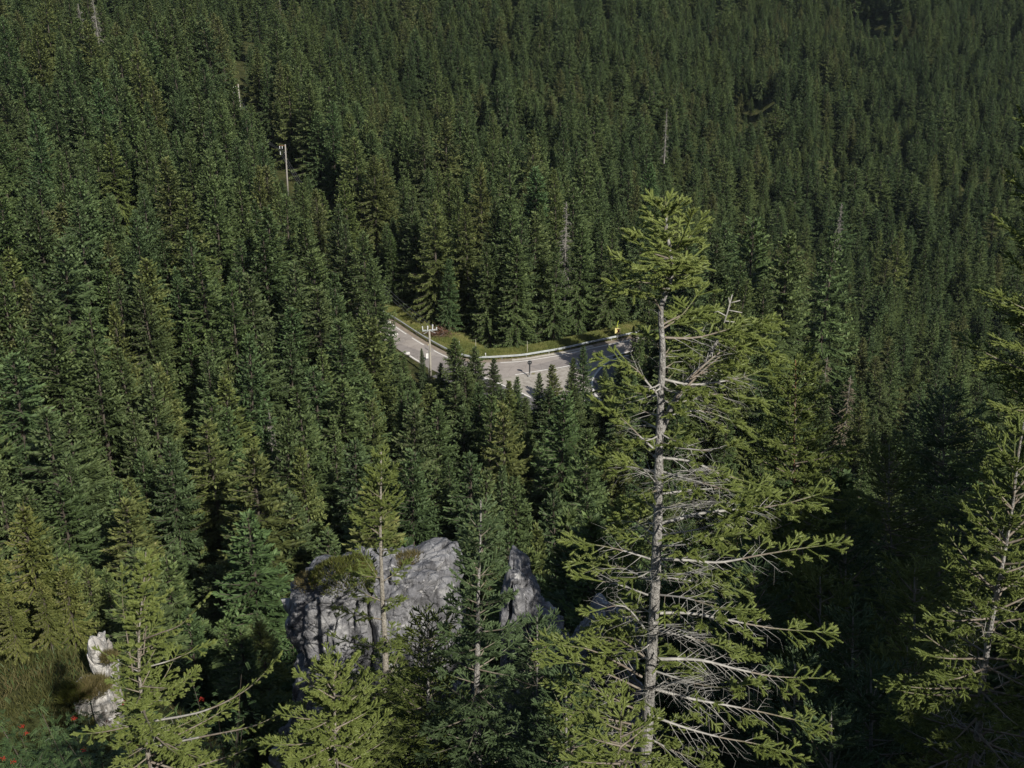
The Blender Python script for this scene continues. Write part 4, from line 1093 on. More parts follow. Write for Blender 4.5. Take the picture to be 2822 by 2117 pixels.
# ------------------------------------------------------------------ spruces close to the view point: shoot by shoot
def brush_template(seed, nn=34):
    """one needle-covered shoot along +Z, length 1, radius 1: thin core + needles"""
    r = np.random.default_rng(seed)
    v, f = [], []
    k = 5
    zs, rs = [0.0, 0.5, 0.93, 1.03], [0.34, 0.46, 0.40, 0.02]
    for z, rad in zip(zs, rs):
        for i in range(k):
            a = 2 * math.pi * i / k + z; v.append((math.cos(a) * rad, math.sin(a) * rad, z))
    for j in range(len(zs) - 1):
        for i in range(k):
            a, b, c, d = j * k + i, j * k + (i + 1) % k, (j + 1) * k + (i + 1) % k, (j + 1) * k + i
            f += [(a, b, c), (a, c, d)]
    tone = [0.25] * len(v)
    for i in range(nn):
        z = (i + r.random()) / nn; a = i * 2.4 + r.normal(0, 0.3)
        d = np.array([math.cos(a), math.sin(a), 0.0]); t = np.array([-math.sin(a), math.cos(a), 0.0])
        L = r.uniform(0.8, 1.1) * (1.0 if z < 0.85 else 0.85)
        base = d * 0.25 + np.array([0, 0, z])
        tip = base + d * L * 0.80 * (1.0 if z < 0.8 else 0.75) + np.array([0, 0, 1.0]) * 0.10 * r.uniform(0.5, 1.6)
        w = 0.15
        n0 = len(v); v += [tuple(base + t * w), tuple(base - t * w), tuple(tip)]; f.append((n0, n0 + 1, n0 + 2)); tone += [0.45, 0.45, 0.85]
    return np.array(v), np.array(f), np.array(tone)
BRUSH = [brush_template(s) for s in range(4)]
BRUSH_LITE = [brush_template(s + 9, 18) for s in range(4)]
def brushes(P, D, L, Rr, RN, seed=0, lite=False):
    P, D, L, Rr, RN = map(np.asarray, (P, D, L, Rr, RN))
    r = np.random.default_rng(seed)
    D = nrmz(D); up = nrmz(r.normal(0, 1, D.shape)); X = nrmz(np.cross(up, D)); Y = np.cross(D, X)
    vs, fs, tn, off = [], [], [], 0
    pick = r.integers(0, 4, len(P))
    for k in range(4):
        m = pick == k
        if not m.any(): continue
        tv, tf, tt = (BRUSH_LITE if lite else BRUSH)[k]
        q = (X[m][:, None] * (tv[None, :, 0:1] * Rr[m][:, None, None]) + Y[m][:, None] * (tv[None, :, 1:2] * Rr[m][:, None, None]) + D[m][:, None] * (tv[None, :, 2:3] * L[m][:, None, None])) + P[m][:, None]
        n = m.sum(); nv = len(tv)
        vs.append(q.reshape(-1, 3)); fs.append((tf[None] + (np.arange(n) * nv)[:, None, None] + off).reshape(-1, 3)); off += n * nv
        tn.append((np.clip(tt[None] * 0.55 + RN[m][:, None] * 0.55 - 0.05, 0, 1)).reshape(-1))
    return np.concatenate(vs), np.concatenate(fs), np.concatenate(tn)
def twig_tubes(A, B, ra, rb):
    """four-sided twigs"""
    A, B, ra, rb = map(np.asarray, (A, B, ra, rb))
    D = nrmz(B - A); X = nrmz(np.cross(D, np.array([0.31, 0.52, 0.8]))); Y = np.cross(D, X)
    vs = []
    for P, r in ((A, ra), (B, rb)):
        for k in range(4):
            a = k * math.pi / 2; vs.append(P + (X * math.cos(a) + Y * math.sin(a)) * r[:, None])
    v = np.stack(vs, 1).reshape(-1, 3); n = len(A); i = (np.arange(n) * 8)[:, None]
    f = np.concatenate([i + np.array([[k, (k + 1) % 4, 4 + (k + 1) % 4, 4 + k]]) for k in range(4)])
    return v, f

class Spruce:
    def __init__(self, seed, shoot=0.16, rad=0.02):
        self.r = random.Random(seed); self.seed = seed
        self.P, self.D, self.L, self.R, self.N = [], [], [], [], []
        self.wa, self.wb, self.ra, self.rb = [], [], [], []
        self.da, self.db, self.dra, self.drb = [], [], [], []
        self.shoot, self.rad = shoot, rad
    def wood(self, a, b, ra, rb, dead=False):
        t = (self.da, self.db, self.dra, self.drb) if dead else (self.wa, self.wb, self.ra, self.rb)
        t[0].append(tuple(a)); t[1].append(tuple(b)); t[2].append(ra); t[3].append(rb)
    def leaf(self, p, d, L, fresh=0.5, fat=1.0):
        self.P.append(tuple(p)); self.D.append(tuple(d)); self.L.append(L); self.R.append(self.rad * fat * self.r.uniform(0.85, 1.15)); self.N.append(max(0.0, min(1.0, fresh + self.r.gauss(0, 0.14))))
    def twig(self, p, d, L, r, green, up, fresh, order):
        """a side twig: a short polyline with shoots on its green outer part and smaller ones to both sides"""
        rn = self.r
        n = max(2, int(L / self.shoot + 0.5)); st = L / n
        p = Vector(p); d = Vector(d).normalized()
        lat = d.cross(Vector((0, 0, 1)))
        if lat.length < 0.05: lat = Vector((1, 0, 0))
        lat.normalize()
        for i in range(n):
            q = p + d * st
            f = (i + 1) / n
            alive = f > 1 - green
            self.wood(p, q, r * (1 - 0.75 * i / n), r * (1 - 0.75 * (i + 1) / n), dead=not alive and green < 0.6)
            if alive:
                self.leaf(p, d, st * 1.06, fresh * (0.55 + 0.45 * f), 0.78)
                if order > 0:
                    for s in (-1, 1):
                        if rn.random() < 0.72:
                            dd = (d * 0.72 + lat * s * rn.uniform(0.5, 0.9) + Vector((0, 0, rn.gauss(0.2, 0.24)))).normalized()
                            l2 = self.shoot * rn.uniform(0.6, 0.95) * (1.0 + 0.7 * (1 - f) * (order - 0.3))
                            if order > 1 and l2 > self.shoot * 1.2: self.twig(q - d * st * 0.4, dd, l2, r * 0.45, 1.0, up, fresh, order - 1)
                            else: self.leaf(q - d * st * rn.uniform(0.2, 0.7), dd, l2, fresh * rn.uniform(0.8, 1.2), 1.05)
                    if rn.random() < 0.45: self.leaf(q - d * st * 0.5, (d * 0.6 + Vector((0, 0, rn.uniform(0.4, 0.8)))).normalized(), self.shoot * 0.7, fresh)
            elif order > 0:
                for s in (-1, 1):
                    if rn.random() < 0.55:
                        dd = (d * 0.7 + lat * s * 0.7 + Vector((0, 0, rn.gauss(-0.15, 0.25)))).normalized(); l2 = rn.uniform(0.12, 0.34) * (L ** 0.4)
                        mid = q + dd * l2 * 0.5 + Vector((0, 0, rn.gauss(0, 0.02)))
                        self.wood(q, mid, r * 0.32, r * 0.22, True); self.wood(mid, mid + (dd + Vector((0, 0, rn.gauss(-0.2, 0.2)))) * l2 * 0.5, r * 0.22, r * 0.10, True)
            d = (d + Vector((0, 0, up * st)) + Vector((rn.gauss(0, 0.06), rn.gauss(0, 0.06), rn.gauss(0, 0.05)))).normalized()
            p = q
        if green > 0: 
            self.leaf(p - d * st * 0.15, d, self.shoot * rn.uniform(0.7, 1.0), fresh * 1.1)
            for s in ((-1, 1) if order > 0 or rn.random() < 0.5 else ()): self.leaf(p - d * st * 0.1, (d * 0.75 + lat * s * 0.65 + Vector((0, 0, rn.gauss(0.15, 0.2)))).normalized(), self.shoot * rn.uniform(0.6, 0.9), fresh * 1.15, 1.08)
    def branch(self, pts, r0, green=0.5, fresh=0.6, side=0.45, dens=1.0, deadtw=0.8, lo=0.08):
        """a main branch through the given points: side twigs left and right in a flat spray"""
        rn = self.r
        pts = [Vector(p) for p in pts]
        # resample
        q = resample(np.array([tuple(p) for p in pts]), self.shoot * 0.8)
        n = len(q); tot = self.shoot * 0.8 * n
        for i in range(n - 1):
            f = (i + 1) / (n - 1)
            a, b = Vector(q[i]), Vector(q[i + 1]); d = (b - a).normalized()
            self.wood(a, b, r0 * (1 - 0.82 * i / n), r0 * (1 - 0.82 * (i + 1) / n), dead=(f < 1 - green - 0.1 and green < 0.55))
            lat = d.cross(Vector((0, 0, 1))).normalized() if abs(d.z) < 0.97 else Vector((1, 0, 0))
            if f < lo: continue
            alive = f > 1 - green
            if alive: self.leaf(a, d, (b - a).length * 1.1, fresh * 0.8, 0.72)
            for s in (-1, 1):
                if rn.random() > dens * (0.85 if alive else deadtw): continue
                L = side * (1.0 - 0.72 * f) * rn.uniform(0.6, 1.2) * min(1.0, tot) + self.shoot * 0.8
                dd = (d * rn.uniform(0.5, 0.8) + lat * s * rn.uniform(0.55, 0.95) + Vector((0, 0, rn.gauss(-0.10, 0.16)))).normalized()
                g = 1.0 if f > 1 - green * 0.8 else (max(0.0, min(1.0, green * rn.uniform(0.4, 1.5))) if alive or rn.random() < green * 0.8 else 0.0)
                self.twig(b, dd, L, max(0.004, r0 * 0.30 * (1 - 0.5 * f)), g, -0.10, fresh * rn.uniform(0.75, 1.1), 1 if L > self.shoot * 1.7 else 0)
        e = Vector(q[-1]); d = Vector(q[-1] - q[-2]).normalized()
        self.twig(e, d, self.shoot * 1.1, r0 * 0.16, 1.0 if green > 0 else 0.0, 0.15, fresh, 1)
    def leader(self, p, H, fresh, r=0.016, whorl=5):
        rn = self.r
        p = Vector(p); n = max(2, int(H / self.shoot))
        for i in range(n):
            q = p + Vector((rn.gauss(0, 0.01), rn.gauss(0, 0.01), H / n))
            self.wood(p, q, r * (1 - 0.5 * i / n), r * (1 - 0.5 * (i + 1) / n)); self.leaf(p, q - p, H / n * 1.08, fresh, 1.05)
            if i < n - 1:
                for k in range(2):
                    a = rn.uniform(0, 6.28); self.leaf(q, Vector((math.cos(a), math.sin(a), 0.9)), self.shoot * rn.uniform(0.5, 0.9), fresh)
            p = q
        for k in range(whorl):
            a = k * 6.28 / whorl + rn.uniform(-0.3, 0.3); b = p - Vector((0, 0, H * 0.42))
            self.twig(b, (math.cos(a), math.sin(a), 0.75), self.shoot * rn.uniform(1.3, 2.0), r * 0.6, 1.0, 0.05, fresh, 1)
    def build(self, e, trunk_pts, trunk_r, bark, needles, twigmat=None, deadmat=None, lite=False, trunk_seed=0):
        """trunk with its limbs, dead twigs, crown"""
        O = Vector(e.location)
        # trunk tube with an uneven surface
        q = resample(np.array([(*p, r) for p, r in zip([tuple(p) for p in trunk_pts], trunk_r)]), 0.06)
        k = 14; ang = np.linspace(0, 2 * np.pi, k, endpoint=False)
        tan = nrmz(np.gradient(q[:, :3], axis=0)); X = nrmz(np.cross(tan, np.array([0, 1.0, 0.05]))); Y = np.cross(tan, X)
        ring = q[:, None, :3] + (X[:, None] * np.cos(ang)[None, :, None] + Y[:, None] * np.sin(ang)[None, :, None]) * np.maximum(q[:, 3], 0.006)[:, None, None]
        nz = fbm(ring * np.array([16, 16, 9.0]), 3, trunk_seed)
        ring = ring + (ring - q[:, None, :3]) * (nz * 0.10)[..., None]
        nr = len(q); v = ring.reshape(-1, 3) - np.array(O)
        i = (np.arange(nr - 1)[:, None] * k + np.arange(k)[None]); j = (np.arange(nr - 1)[:, None] * k + (np.arange(k)[None] + 1) % k)
        f = np.stack([i, j, j + k, i + k], -1).reshape(-1, 4)
        if self.wa:
            v2, f2 = twig_tubes(self.wa, self.wb, self.ra, self.rb)
            me = np_mesh('trunk', np.concatenate([v, v2 - np.array(O)]), [f, f2 + len(v)], [bark, twigmat or M_TWIG], True, None, np.concatenate([np.zeros(len(f)), np.ones(len(f2))]))
        else: me = np_mesh('trunk', v, [f], bark, True)
        obj('trunk', me, e)
        if self.da:
            v3, f3 = twig_tubes(self.da, self.db, self.dra, self.drb)
            obj('dead_branchwork', np_mesh('dead_branchwork', v3 - np.array(O), [f3], deadmat or M_DEADTWIG, True), e)
        if self.P:
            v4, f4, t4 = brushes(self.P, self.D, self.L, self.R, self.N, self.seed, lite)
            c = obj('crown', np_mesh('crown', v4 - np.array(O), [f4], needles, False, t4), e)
        return len(self.P)

def trunk_at(px_pts, y0, ys=None):
    """trunk pixels -> points; the trunk keeps its distance y0 (or ys)"""
    return [at_y(px, py, y0 if ys is None else ys[i]) for i, (px, py) in enumerate(px_pts)]
def along(pts, z):
    """trunk point at height z (points run upwards)"""
    for a, b in zip(pts[:-1], pts[1:]):
        if a.z <= z <= b.z: return a.lerp(b, (z - a.z) / max(1e-6, b.z - a.z))
    return pts[-1] if z > pts[-1].z else pts[0]
def young_spruce(seed, px_pts, y0, label, Rad, base_r, bark, needles, z_low, green=0.75, fresh=0.6, shoot=0.16, rad=0.019, per=4, step=0.26, bare=(), one_side=None, el0=-4, el1=52, side=0.4, dens=1.0, leaderH=0.45, lite=False, shape=0.75, deadtw=0.55, extra=()):
    """px_pts: trunk pixels from the tip down; extended straight to the ground"""
    sp = Spruce(seed, shoot, rad); rn = sp.r
    up = list(reversed(trunk_at(px_pts, y0)))
    top = up[-1]
    low = up[0]; gzv = gz(low.x, low.y)
    if low.z > gzv: up = [Vector((low.x + (low.x - up[1].x) * 0.3, low.y, gzv - 0.3))] + up
    foot = up[0]
    H = top.z - foot.z
    rad_t = [base_r * max(0.10, (top.z - p.z) / H) ** 0.9 for p in up]
    e = empty('young_spruce', foot, label, 'tree')
    z = max(foot.z + 0.4, z_low); az = rn.uniform(0, 6.28); zt = top.z - leaderH
    sp.leader(top - Vector((0, 0, leaderH)), leaderH, fresh * 1.1, 0.014)
    while z < zt + 0.02:
        t = (z - z_low) / max(0.1, top.z - z_low)
        c = along(up, z)
        prof = max(0.0, 1 - t) ** shape
        for j in range(per):
            az += 2.4 + rn.gauss(0, 0.3)
            zz = z + rn.uniform(-step, step) * 0.4
            L = Rad * prof * rn.uniform(0.65, 1.15) + 0.12
            if any(a <= zz <= b and rn.random() < p for a, b, p in bare): continue
            if one_side and math.cos(az - one_side[0]) < 0 and rn.random() < one_side[1]: L *= 0.4
            el = R(el0 + (el1 - el0) * t ** 1.2 + rn.gauss(0, 8))
            h = Vector((math.cos(az), math.sin(az), 0))
            p0 = along(up, zz)
            pts = [p0 + h * (L * s * math.cos(el)) + Vector((0, 0, L * (s * math.sin(el) - 0.18 * (1 - t) * s * s + 0.16 * s ** 3))) for s in (0, 0.35, 0.7, 1.0)]
            sp.branch(pts, 0.010 + 0.010 * L, green=min(1.0, green + 0.35 * t), fresh=fresh * rn.uniform(0.75, 1.1), side=side * (0.4 + 0.6 * prof), dens=dens, deadtw=deadtw)
        z += step * rn.uniform(0.8, 1.2)
    for pxs, r0, gr_ in extra:
        sp.branch([at_y(px, py, y0 + dy) for px, py, dy in pxs], r0, green=gr_, fresh=fresh * 1.1, side=0.10, dens=0.55, deadtw=0.3)
    n = sp.build(e, up, rad_t, bark, needles, lite=lite, trunk_seed=seed)
    print(label, 'shoots', n)
    return e

# --- the tall lone spruce, branch by branch
YM = 11.4
def mp(px, py, dy=0.0): return at_y(px, py, YM + dy)
rnl = random.Random(3)
ms = Spruce(41, 0.125, 0.0235)
tp = [mp(*q) for q in ((1835, 585), (1838, 640), (1848, 700), (1852, 760), (1838, 800), (1822, 850), (1822, 905), (1826, 960), (1822, 1080), (1818, 1190), (1815, 1320), (1813, 1430), (1808, 1560), (1803, 1680), (1796, 1800), (1788, 1930), (1780, 2060), (1774, 2150))]
tw = [0.018, 0.024, 0.028, 0.032, 0.036, 0.042, 0.047, 0.052, 0.060, 0.068, 0.076, 0.082, 0.088, 0.094, 0.101, 0.110, 0.118, 0.124]
tp = list(reversed(tp)); tw = [v * 0.64 for v in reversed(tw)]
low = tp[0]; zg = gz(low.x - 0.03, low.y)
if low.z > zg: tp = [Vector((low.x - 0.04, low.y, zg - 0.3))] + tp; tw = [0.09] + tw
main = empty('lone_spruce', tp[0], 'tall half-bare spruce with a long pale trunk rising above everything near the view point', 'tree')
ms.leader(mp(1834, 640), mp(1834, 545).z - mp(1834, 640).z, 0.95, 0.016, 6)
def mb(pxs, r0, dy=0.0, **kw):
    """branch from pixel points; depth changes linearly by dy towards the tip"""
    n = len(pxs); k_ = kw.pop('shrink', 0.90); bx, by = pxs[0]
    pxs = [(bx + (px - bx) * k_, by + (py - by) * k_) for px, py in pxs]
    ms.branch([mp(px, py, dy * i / (n - 1)) for i, (px, py) in enumerate(pxs)], r0 * 0.74, **kw)
# crown top: dense whorls
top_br = [((1850, 700), (1895, 665), (1930, 615), 0.2), ((1850, 705), (1880, 660), (1905, 600), -0.4), ((1848, 690), (1800, 665), (1768, 650), 0.1), ((1850, 715), (1780, 690), (1735, 655), -0.3), ((1850, 735), (1905, 715), (1938, 690), 0.4),
          ((1845, 770), (1780, 740), (1700, 708), 0.1), ((1848, 770), (1900, 745), (1925, 725), -0.3), ((1842, 790), (1890, 765), (1915, 752), 0.3), ((1838, 800), (1770, 775), (1690, 775), -0.2),
          ((1830, 815), (1790, 770), (1735, 745), 0.5), ((1832, 810), (1870, 785), (1905, 778), -0.5), ((1824, 850), (1760, 805), (1705, 800), 0.2), ((1822, 860), (1790, 805), (1735, 800), -0.4), ((1850, 690), (1840, 640), (1795, 600), 0.6), ((1850, 690), (1870, 650), (1876, 610), 0.7),
          ((1851, 745), (1815, 720), (1785, 735), -0.7), ((1846, 765), (1870, 735), (1880, 720), -0.8), ((1852, 730), (1840, 700), (1815, 680), -0.6), ((1850, 740), (1880, 715), (1895, 705), 0.9), ((1840, 795), (1810, 765), (1780, 770), 0.9)]
for a, b, c, dy in top_br: mb((a, b, c), 0.016, dy, green=0.85, fresh=1.0, side=0.11, dens=0.62, shrink=0.86)
for k in range(44):
    c = along(tp, mp(1840, 590 + k * 4.6).z); a = k * 2.4 + rnl.uniform(-0.4, 0.4); h = Vector((math.cos(a), math.sin(a), rnl.uniform(0.25, 0.8)))
    if k % 3 == 0: ms.twig(c, h, rnl.uniform(0.16, 0.30), 0.007, 1.0, 0.05, 0.95, 1)
    else: ms.leaf(c, h, rnl.uniform(0.07, 0.12), 0.9)
# second stem
S2 = [mp(1822, 1190), mp(1850, 1120, 0.1), mp(1900, 1045, 0.2), (mp(1955, 985, 0.3)), mp(1990, 905, 0.35)]
b_ = MB(); b_.tube(S2, [0.038, 0.033, 0.028, 0.022, 0.016], 9, cap=False)
o = b_.build('second_stem', M_BARK_NEAR, main, True); o.matrix_parent_inverse = Matrix.Translation(-Vector(main.location))
b_ = MB(); b_.tube([mp(1990, 905, 0.35), mp(2005, 860, 0.35), mp(2018, 812, 0.35)], [0.012, 0.009, 0.005], 6)
for q in (((2006, 855), (2045, 862)), ((2014, 835), (2040, 828)), ((2002, 872), (1978, 858), (1968, 862)), ((1998, 885), (2025, 888)), ((2012, 845), (2008, 820))):
    b_.tube([mp(px, py, 0.35) for px, py in q], [0.008] + [0.005] * (len(q) - 1), 5)
o = b_.build('dead_tip', M_DEADTWIG, main, True); o.matrix_parent_inverse = Matrix.Translation(-Vector(main.location))
GB = dict(green=0.42, fresh=0.74, side=0.36, dens=0.80, deadtw=1.15)
right = [
    (((1832, 931), (1926, 931), (2030, 905), (2127, 880)), 0.022, 0.3, 0.62), (((1828, 905), (1880, 870), (1930, 805)), 0.018, 0.5, 0.8), (((1826, 895), (1900, 860), (1975, 850)), 0.018, 0.7, 0.75), (((1860, 1100), (1960, 1000), (2060, 930), (2130, 895)), 0.022, 0.5, 0.6),
    (((1905, 1040), (2000, 960), (2085, 955), (2125, 965)), 0.018, 0.6, 0.6), (((1831, 1046), (1925, 1062), (2067, 1040), (2150, 1010)), 0.024, 0.35, 0.3), (((1900, 1045), (1985, 1010), (2060, 1000)), 0.018, 0.7, 0.6), (((1850, 1120), (1960, 1085), (2060, 1090), (2100, 1100)), 0.02, 0.8, 0.5),
    (((1830, 1150), (1930, 1130), (2010, 1150), (2060, 1180)), 0.018, 0.7, 0.45), (((1828, 1230), (1920, 1240), (1990, 1245), (2030, 1230)), 0.020, -0.4, 0.35), (((1826, 1262), (1920, 1275), (2000, 1310), (2120, 1345)), 0.024, 0.1, 0.42), (((1824, 1300), (1930, 1330), (2040, 1360), (2110, 1370)), 0.02, -0.8, 0.4),
    (((1824, 1443), (1945, 1412), (2063, 1400), (2186, 1386), (2308, 1352)), 0.034, 0.2, 0.36), (((1822, 1362), (1910, 1350), (2010, 1345), (2080, 1350)), 0.018, 0.6, 0.3), (((1822, 1475), (1920, 1460), (2000, 1440), (2060, 1400)), 0.016, -0.7, 0.45),
    (((1818, 1541), (1905, 1545), (2002, 1551), (2124, 1529), (2240, 1510), (2351, 1495)), 0.028, 0.0, 0.40), (((1820, 1505), (1900, 1500), (1980, 1480), (2070, 1470)), 0.018, -0.6, 0.5), (((1815, 1590), (1900, 1600), (1990, 1610), (2060, 1630)), 0.02, 0.8, 0.45),
    (((1818, 1690), (1900, 1690), (1990, 1704), (2155, 1735), (2314, 1748)), 0.030, 0.1, 0.36), (((1814, 1640), (1900, 1650), (2000, 1680), (2100, 1700)), 0.02, -0.8, 0.45), (((1812, 1740), (1900, 1755), (1980, 1780), (2070, 1800)), 0.02, 0.7, 0.45),
    (((1812, 1817), (1940, 1820), (2057, 1848), (2173, 1870), (2308, 1875)), 0.034, 0.0, 0.32), (((1806, 1850), (1900, 1880), (2000, 1900), (2080, 1890)), 0.02, -0.7, 0.45), (((1806, 1900), (1920, 1930), (2030, 1950), (2155, 1975), (2300, 2010)), 0.030, 0.2, 0.36),
    (((1800, 1975), (1900, 2010), (2010, 2040), (2120, 2060), (2230, 2095)), 0.026, -0.3, 0.4), (((1798, 2040), (1880, 2080), (1980, 2110)), 0.02, 0.5, 0.5), (((1815, 1400), (1890, 1395), (1960, 1380)), 0.014, -0.9, 0.0), (((1808, 1600), (1880, 1580), (1950, 1570)), 0.013, -0.9, 0.0), (((1806, 1720), (1870, 1735), (1930, 1760)), 0.013, -1.0, 0.0),
    (((1815, 1340), (1870, 1300), (1930, 1290)), 0.012, -0.9, 0.0), (((1800, 1900), (1870, 1880), (1960, 1905)), 0.014, -0.9, 0.0)]
for pts, r0, dy, gr_ in right: mb(pts, r0, dy, **{**GB, 'green': gr_})
left = [
    (((1815, 1090), (1779, 1050), (1746, 1009), (1700, 985), (1664, 982)), 0.02, 0.1, 0.42), (((1816, 960), (1800, 935), (1785, 920)), 0.012, 0.2, 0.6), (((1799, 1235), (1760, 1200), (1710, 1150), (1652, 1108)), 0.018, 0.0, 0.5), (((1806, 1330), (1770, 1290), (1730, 1275)), 0.014, -0.5, 0.3),
    (((1805, 1400), (1770, 1380), (1740, 1390)), 0.014, 0.6, 0.85), (((1793, 1541), (1714, 1517), (1640, 1500), (1566, 1492)), 0.02, 0.1, 0.4), (((1796, 1500), (1740, 1450), (1700, 1440)), 0.015, 0.7, 0.6), (((1785, 1640), (1700, 1610), (1600, 1590)), 0.018, -0.2, 0.2), (((1790, 1600), (1700, 1560), (1590, 1545)), 0.018, 0.5, 0.45),
    (((1775, 1731), (1714, 1664), (1634, 1676)), 0.022, -0.2, 0.12), (((1778, 1700), (1700, 1700), (1640, 1720)), 0.018, 0.5, 0.6), (((1769, 1866), (1690, 1820), (1600, 1780), (1487, 1766)), 0.024, 0.0, 0.62), (((1775, 1810), (1700, 1760), (1620, 1750), (1540, 1760)), 0.02, 0.6, 0.7), (((1765, 1900), (1680, 1860), (1580, 1820), (1500, 1822)), 0.022, -0.4, 0.6),
    (((1760, 1960), (1680, 1920), (1590, 1880), (1511, 1876)), 0.022, 0.3, 0.6), (((1755, 2000), (1670, 1980), (1590, 1960), (1520, 1960)), 0.022, -0.3, 0.55), (((1752, 2060), (1660, 2040), (1580, 2030), (1523, 2040)), 0.022, 0.2, 0.6), (((1750, 2100), (1680, 2100), (1600, 2105)), 0.02, -0.5, 0.7)]
for pts, r0, dy, gr_ in left: mb(pts, r0, dy, **{**GB, 'green': gr_, 'fresh': 0.85})
# branches towards and away from the view point
rnm = random.Random(8)
for k in range(46):
    py = rnm.uniform(960, 2100); c = along(tp, mp(1815, py).z)
    a = rnm.choice([-1, 1]) * rnm.uniform(0.2, 1.0) + (math.pi / 2 if rnm.random() < 0.7 else -math.pi / 2)
    L = rnm.uniform(0.4, 1.1) * (0.5 + 0.5 * (py - 900) / 1200) * (1.0 if math.sin(a) > 0 else 0.5)
    h = Vector((math.cos(a), math.sin(a), -0.1))
    ms.branch([c, c + h * L * 0.5, c + h * L + Vector((0, 0, 0.05))], 0.012, green=0.5 if math.sin(a) > 0 else 0.1, fresh=0.6, side=0.4, deadtw=0.7)
print('lone spruce shoots', ms.build(main, tp, tw, M_BARK_NEAR, M_NEAR, trunk_seed=4))

# --- the others near the view point (trunk pixels from the tip down)
zof = lambda px, py, y: at_y(px, py, y).z
young_spruce(51, ((1050, 1245), (1050, 1330), (1048, 1450), (1052, 1600), (1060, 1760), (1064, 1880), (1070, 2040)), 24.0, 'slim spruce with a pale lichened bare trunk in front of the rock tower', 1.5, 0.165, M_BARK_TAN, M_NEAR, zof(1064, 2050, 24.0), green=0.75, fresh=0.62, shoot=0.15, rad=0.031, step=0.26, per=4,
             bare=((zof(0, 1870, 24), zof(0, 1440, 24), 0.6),), leaderH=0.4, side=0.36, dens=0.9)
young_spruce(52, ((1325, 1380), (1324, 1480), (1318, 1640), (1316, 1800), (1314, 1950)), 18.2, 'blue-green spruce with a long upright leader between the two rocks', 0.92, 0.13, M_BARK_NEAR, M_BLUE, zof(1314, 2117, 18.2), green=0.85, fresh=0.85, shoot=0.14, rad=0.029, step=0.25, per=4, leaderH=0.5, side=0.26, shape=0.6, dens=0.8)
young_spruce(53, ((402, 1522), (398, 1590), (384, 1740), (384, 1850), (396, 1980), (412, 2110)), 15.6, 'young spruce with several upright orange leaders above the dark hollow', 1.75, 0.075, M_BARK_TAN, M_NEAR, zof(410, 2150, 15.6), green=0.75, fresh=0.78, shoot=0.105, rad=0.0245, step=0.25, per=4, el1=70, leaderH=0.42, shape=1.4, side=0.30, one_side=(0.0, 0.75), dens=0.85, extra=((((366, 1850, 0), (348, 1740, 0), (338, 1660, -0.05), (336, 1578, -0.05)), 0.017, 0.55), (((396, 1800, 0), (406, 1720, 0.05), (440, 1660, 0.1), (458, 1640, 0.1)), 0.014, 0.7), (((400, 1760, 0), (440, 1745, -0.1), (500, 1720, -0.15), (562, 1655, -0.2)), 0.016, 0.6), (((398, 1840, 0), (470, 1820, 0.1), (570, 1778, 0.15)), 0.016, 0.5), (((405, 1990, 0), (560, 1960, 0), (680, 1900, 0.1), (762, 1818, 0.1)), 0.024, 0.45), (((412, 2060, 0), (560, 2030, -0.2), (700, 2000, -0.3), (792, 1955, -0.3)), 0.026, 0.5), (((380, 1850, 0), (330, 1825, 0.1), (282, 1798, 0.1)), 0.013, 0.1)))
young_spruce(54, ((922, 1828), (922, 1900), (924, 2010), (926, 2110)), 13.9, 'small bushy yellow-green spruce at the foot of the rock tower', 1.2, 0.06, M_BARK_TAN, M_NEAR, zof(926, 2190, 13.9), green=0.9, fresh=0.82, shoot=0.105, rad=0.0235, step=0.21, per=4, shape=0.7, side=0.32, leaderH=0.25, dens=0.9)
young_spruce(55, ((1712, 1958), (1710, 2030), (1708, 2110)), 9.7, 'little bright spruce sapling at the foot of the lone spruce', 0.5, 0.025, M_BARK_TAN, M_NEAR, zof(1708, 2200, 9.7), green=1.0, fresh=0.95, shoot=0.095, rad=0.020, step=0.17, per=4, shape=0.6, side=0.12, leaderH=0.25, dens=0.8)
young_spruce(56, ((2192, 992), (2192, 1080), (2188, 1200), (2190, 1330), (2200, 1450), (2205, 1600)), 20.4, 'sunlit spruce with a reddish trunk just behind the lone spruce', 1.5, 0.10, M_BARK_RED, M_NEAR, zof(2200, 1640, 20.4), green=0.9, fresh=0.62, shoot=0.135, rad=0.0285, step=0.25, per=4, leaderH=0.35, side=0.36, shape=0.6, dens=0.9)
young_spruce(57, ((2822, 1165), (2806, 1260), (2790, 1400), (2762, 1560), (2735, 1700), (2705, 1900), (2690, 2050)), 11.6, 'dim spruce with long upright side shoots at the edge of the shade', 1.15, 0.085, M_BARK_NEAR, M_NEAR, zof(2690, 2150, 11.6), green=0.55, fresh=0.66, shoot=0.115, rad=0.022, step=0.24, per=4, leaderH=0.4, side=0.32, el1=55, dens=0.85)
young_spruce(58, ((2962, -60), (2960, 150), (2955, 500), (2950, 900), (2945, 1400)), 17.3, 'big spruce reaching in from the side with bare grey twigs', 2.05, 0.17, M_BARK_NEAR, M_NEAR, zof(3010, 1650, 17.3), green=0.6, fresh=0.85, shoot=0.15, rad=0.0275, step=0.3, per=5, side=0.45, lite=True)
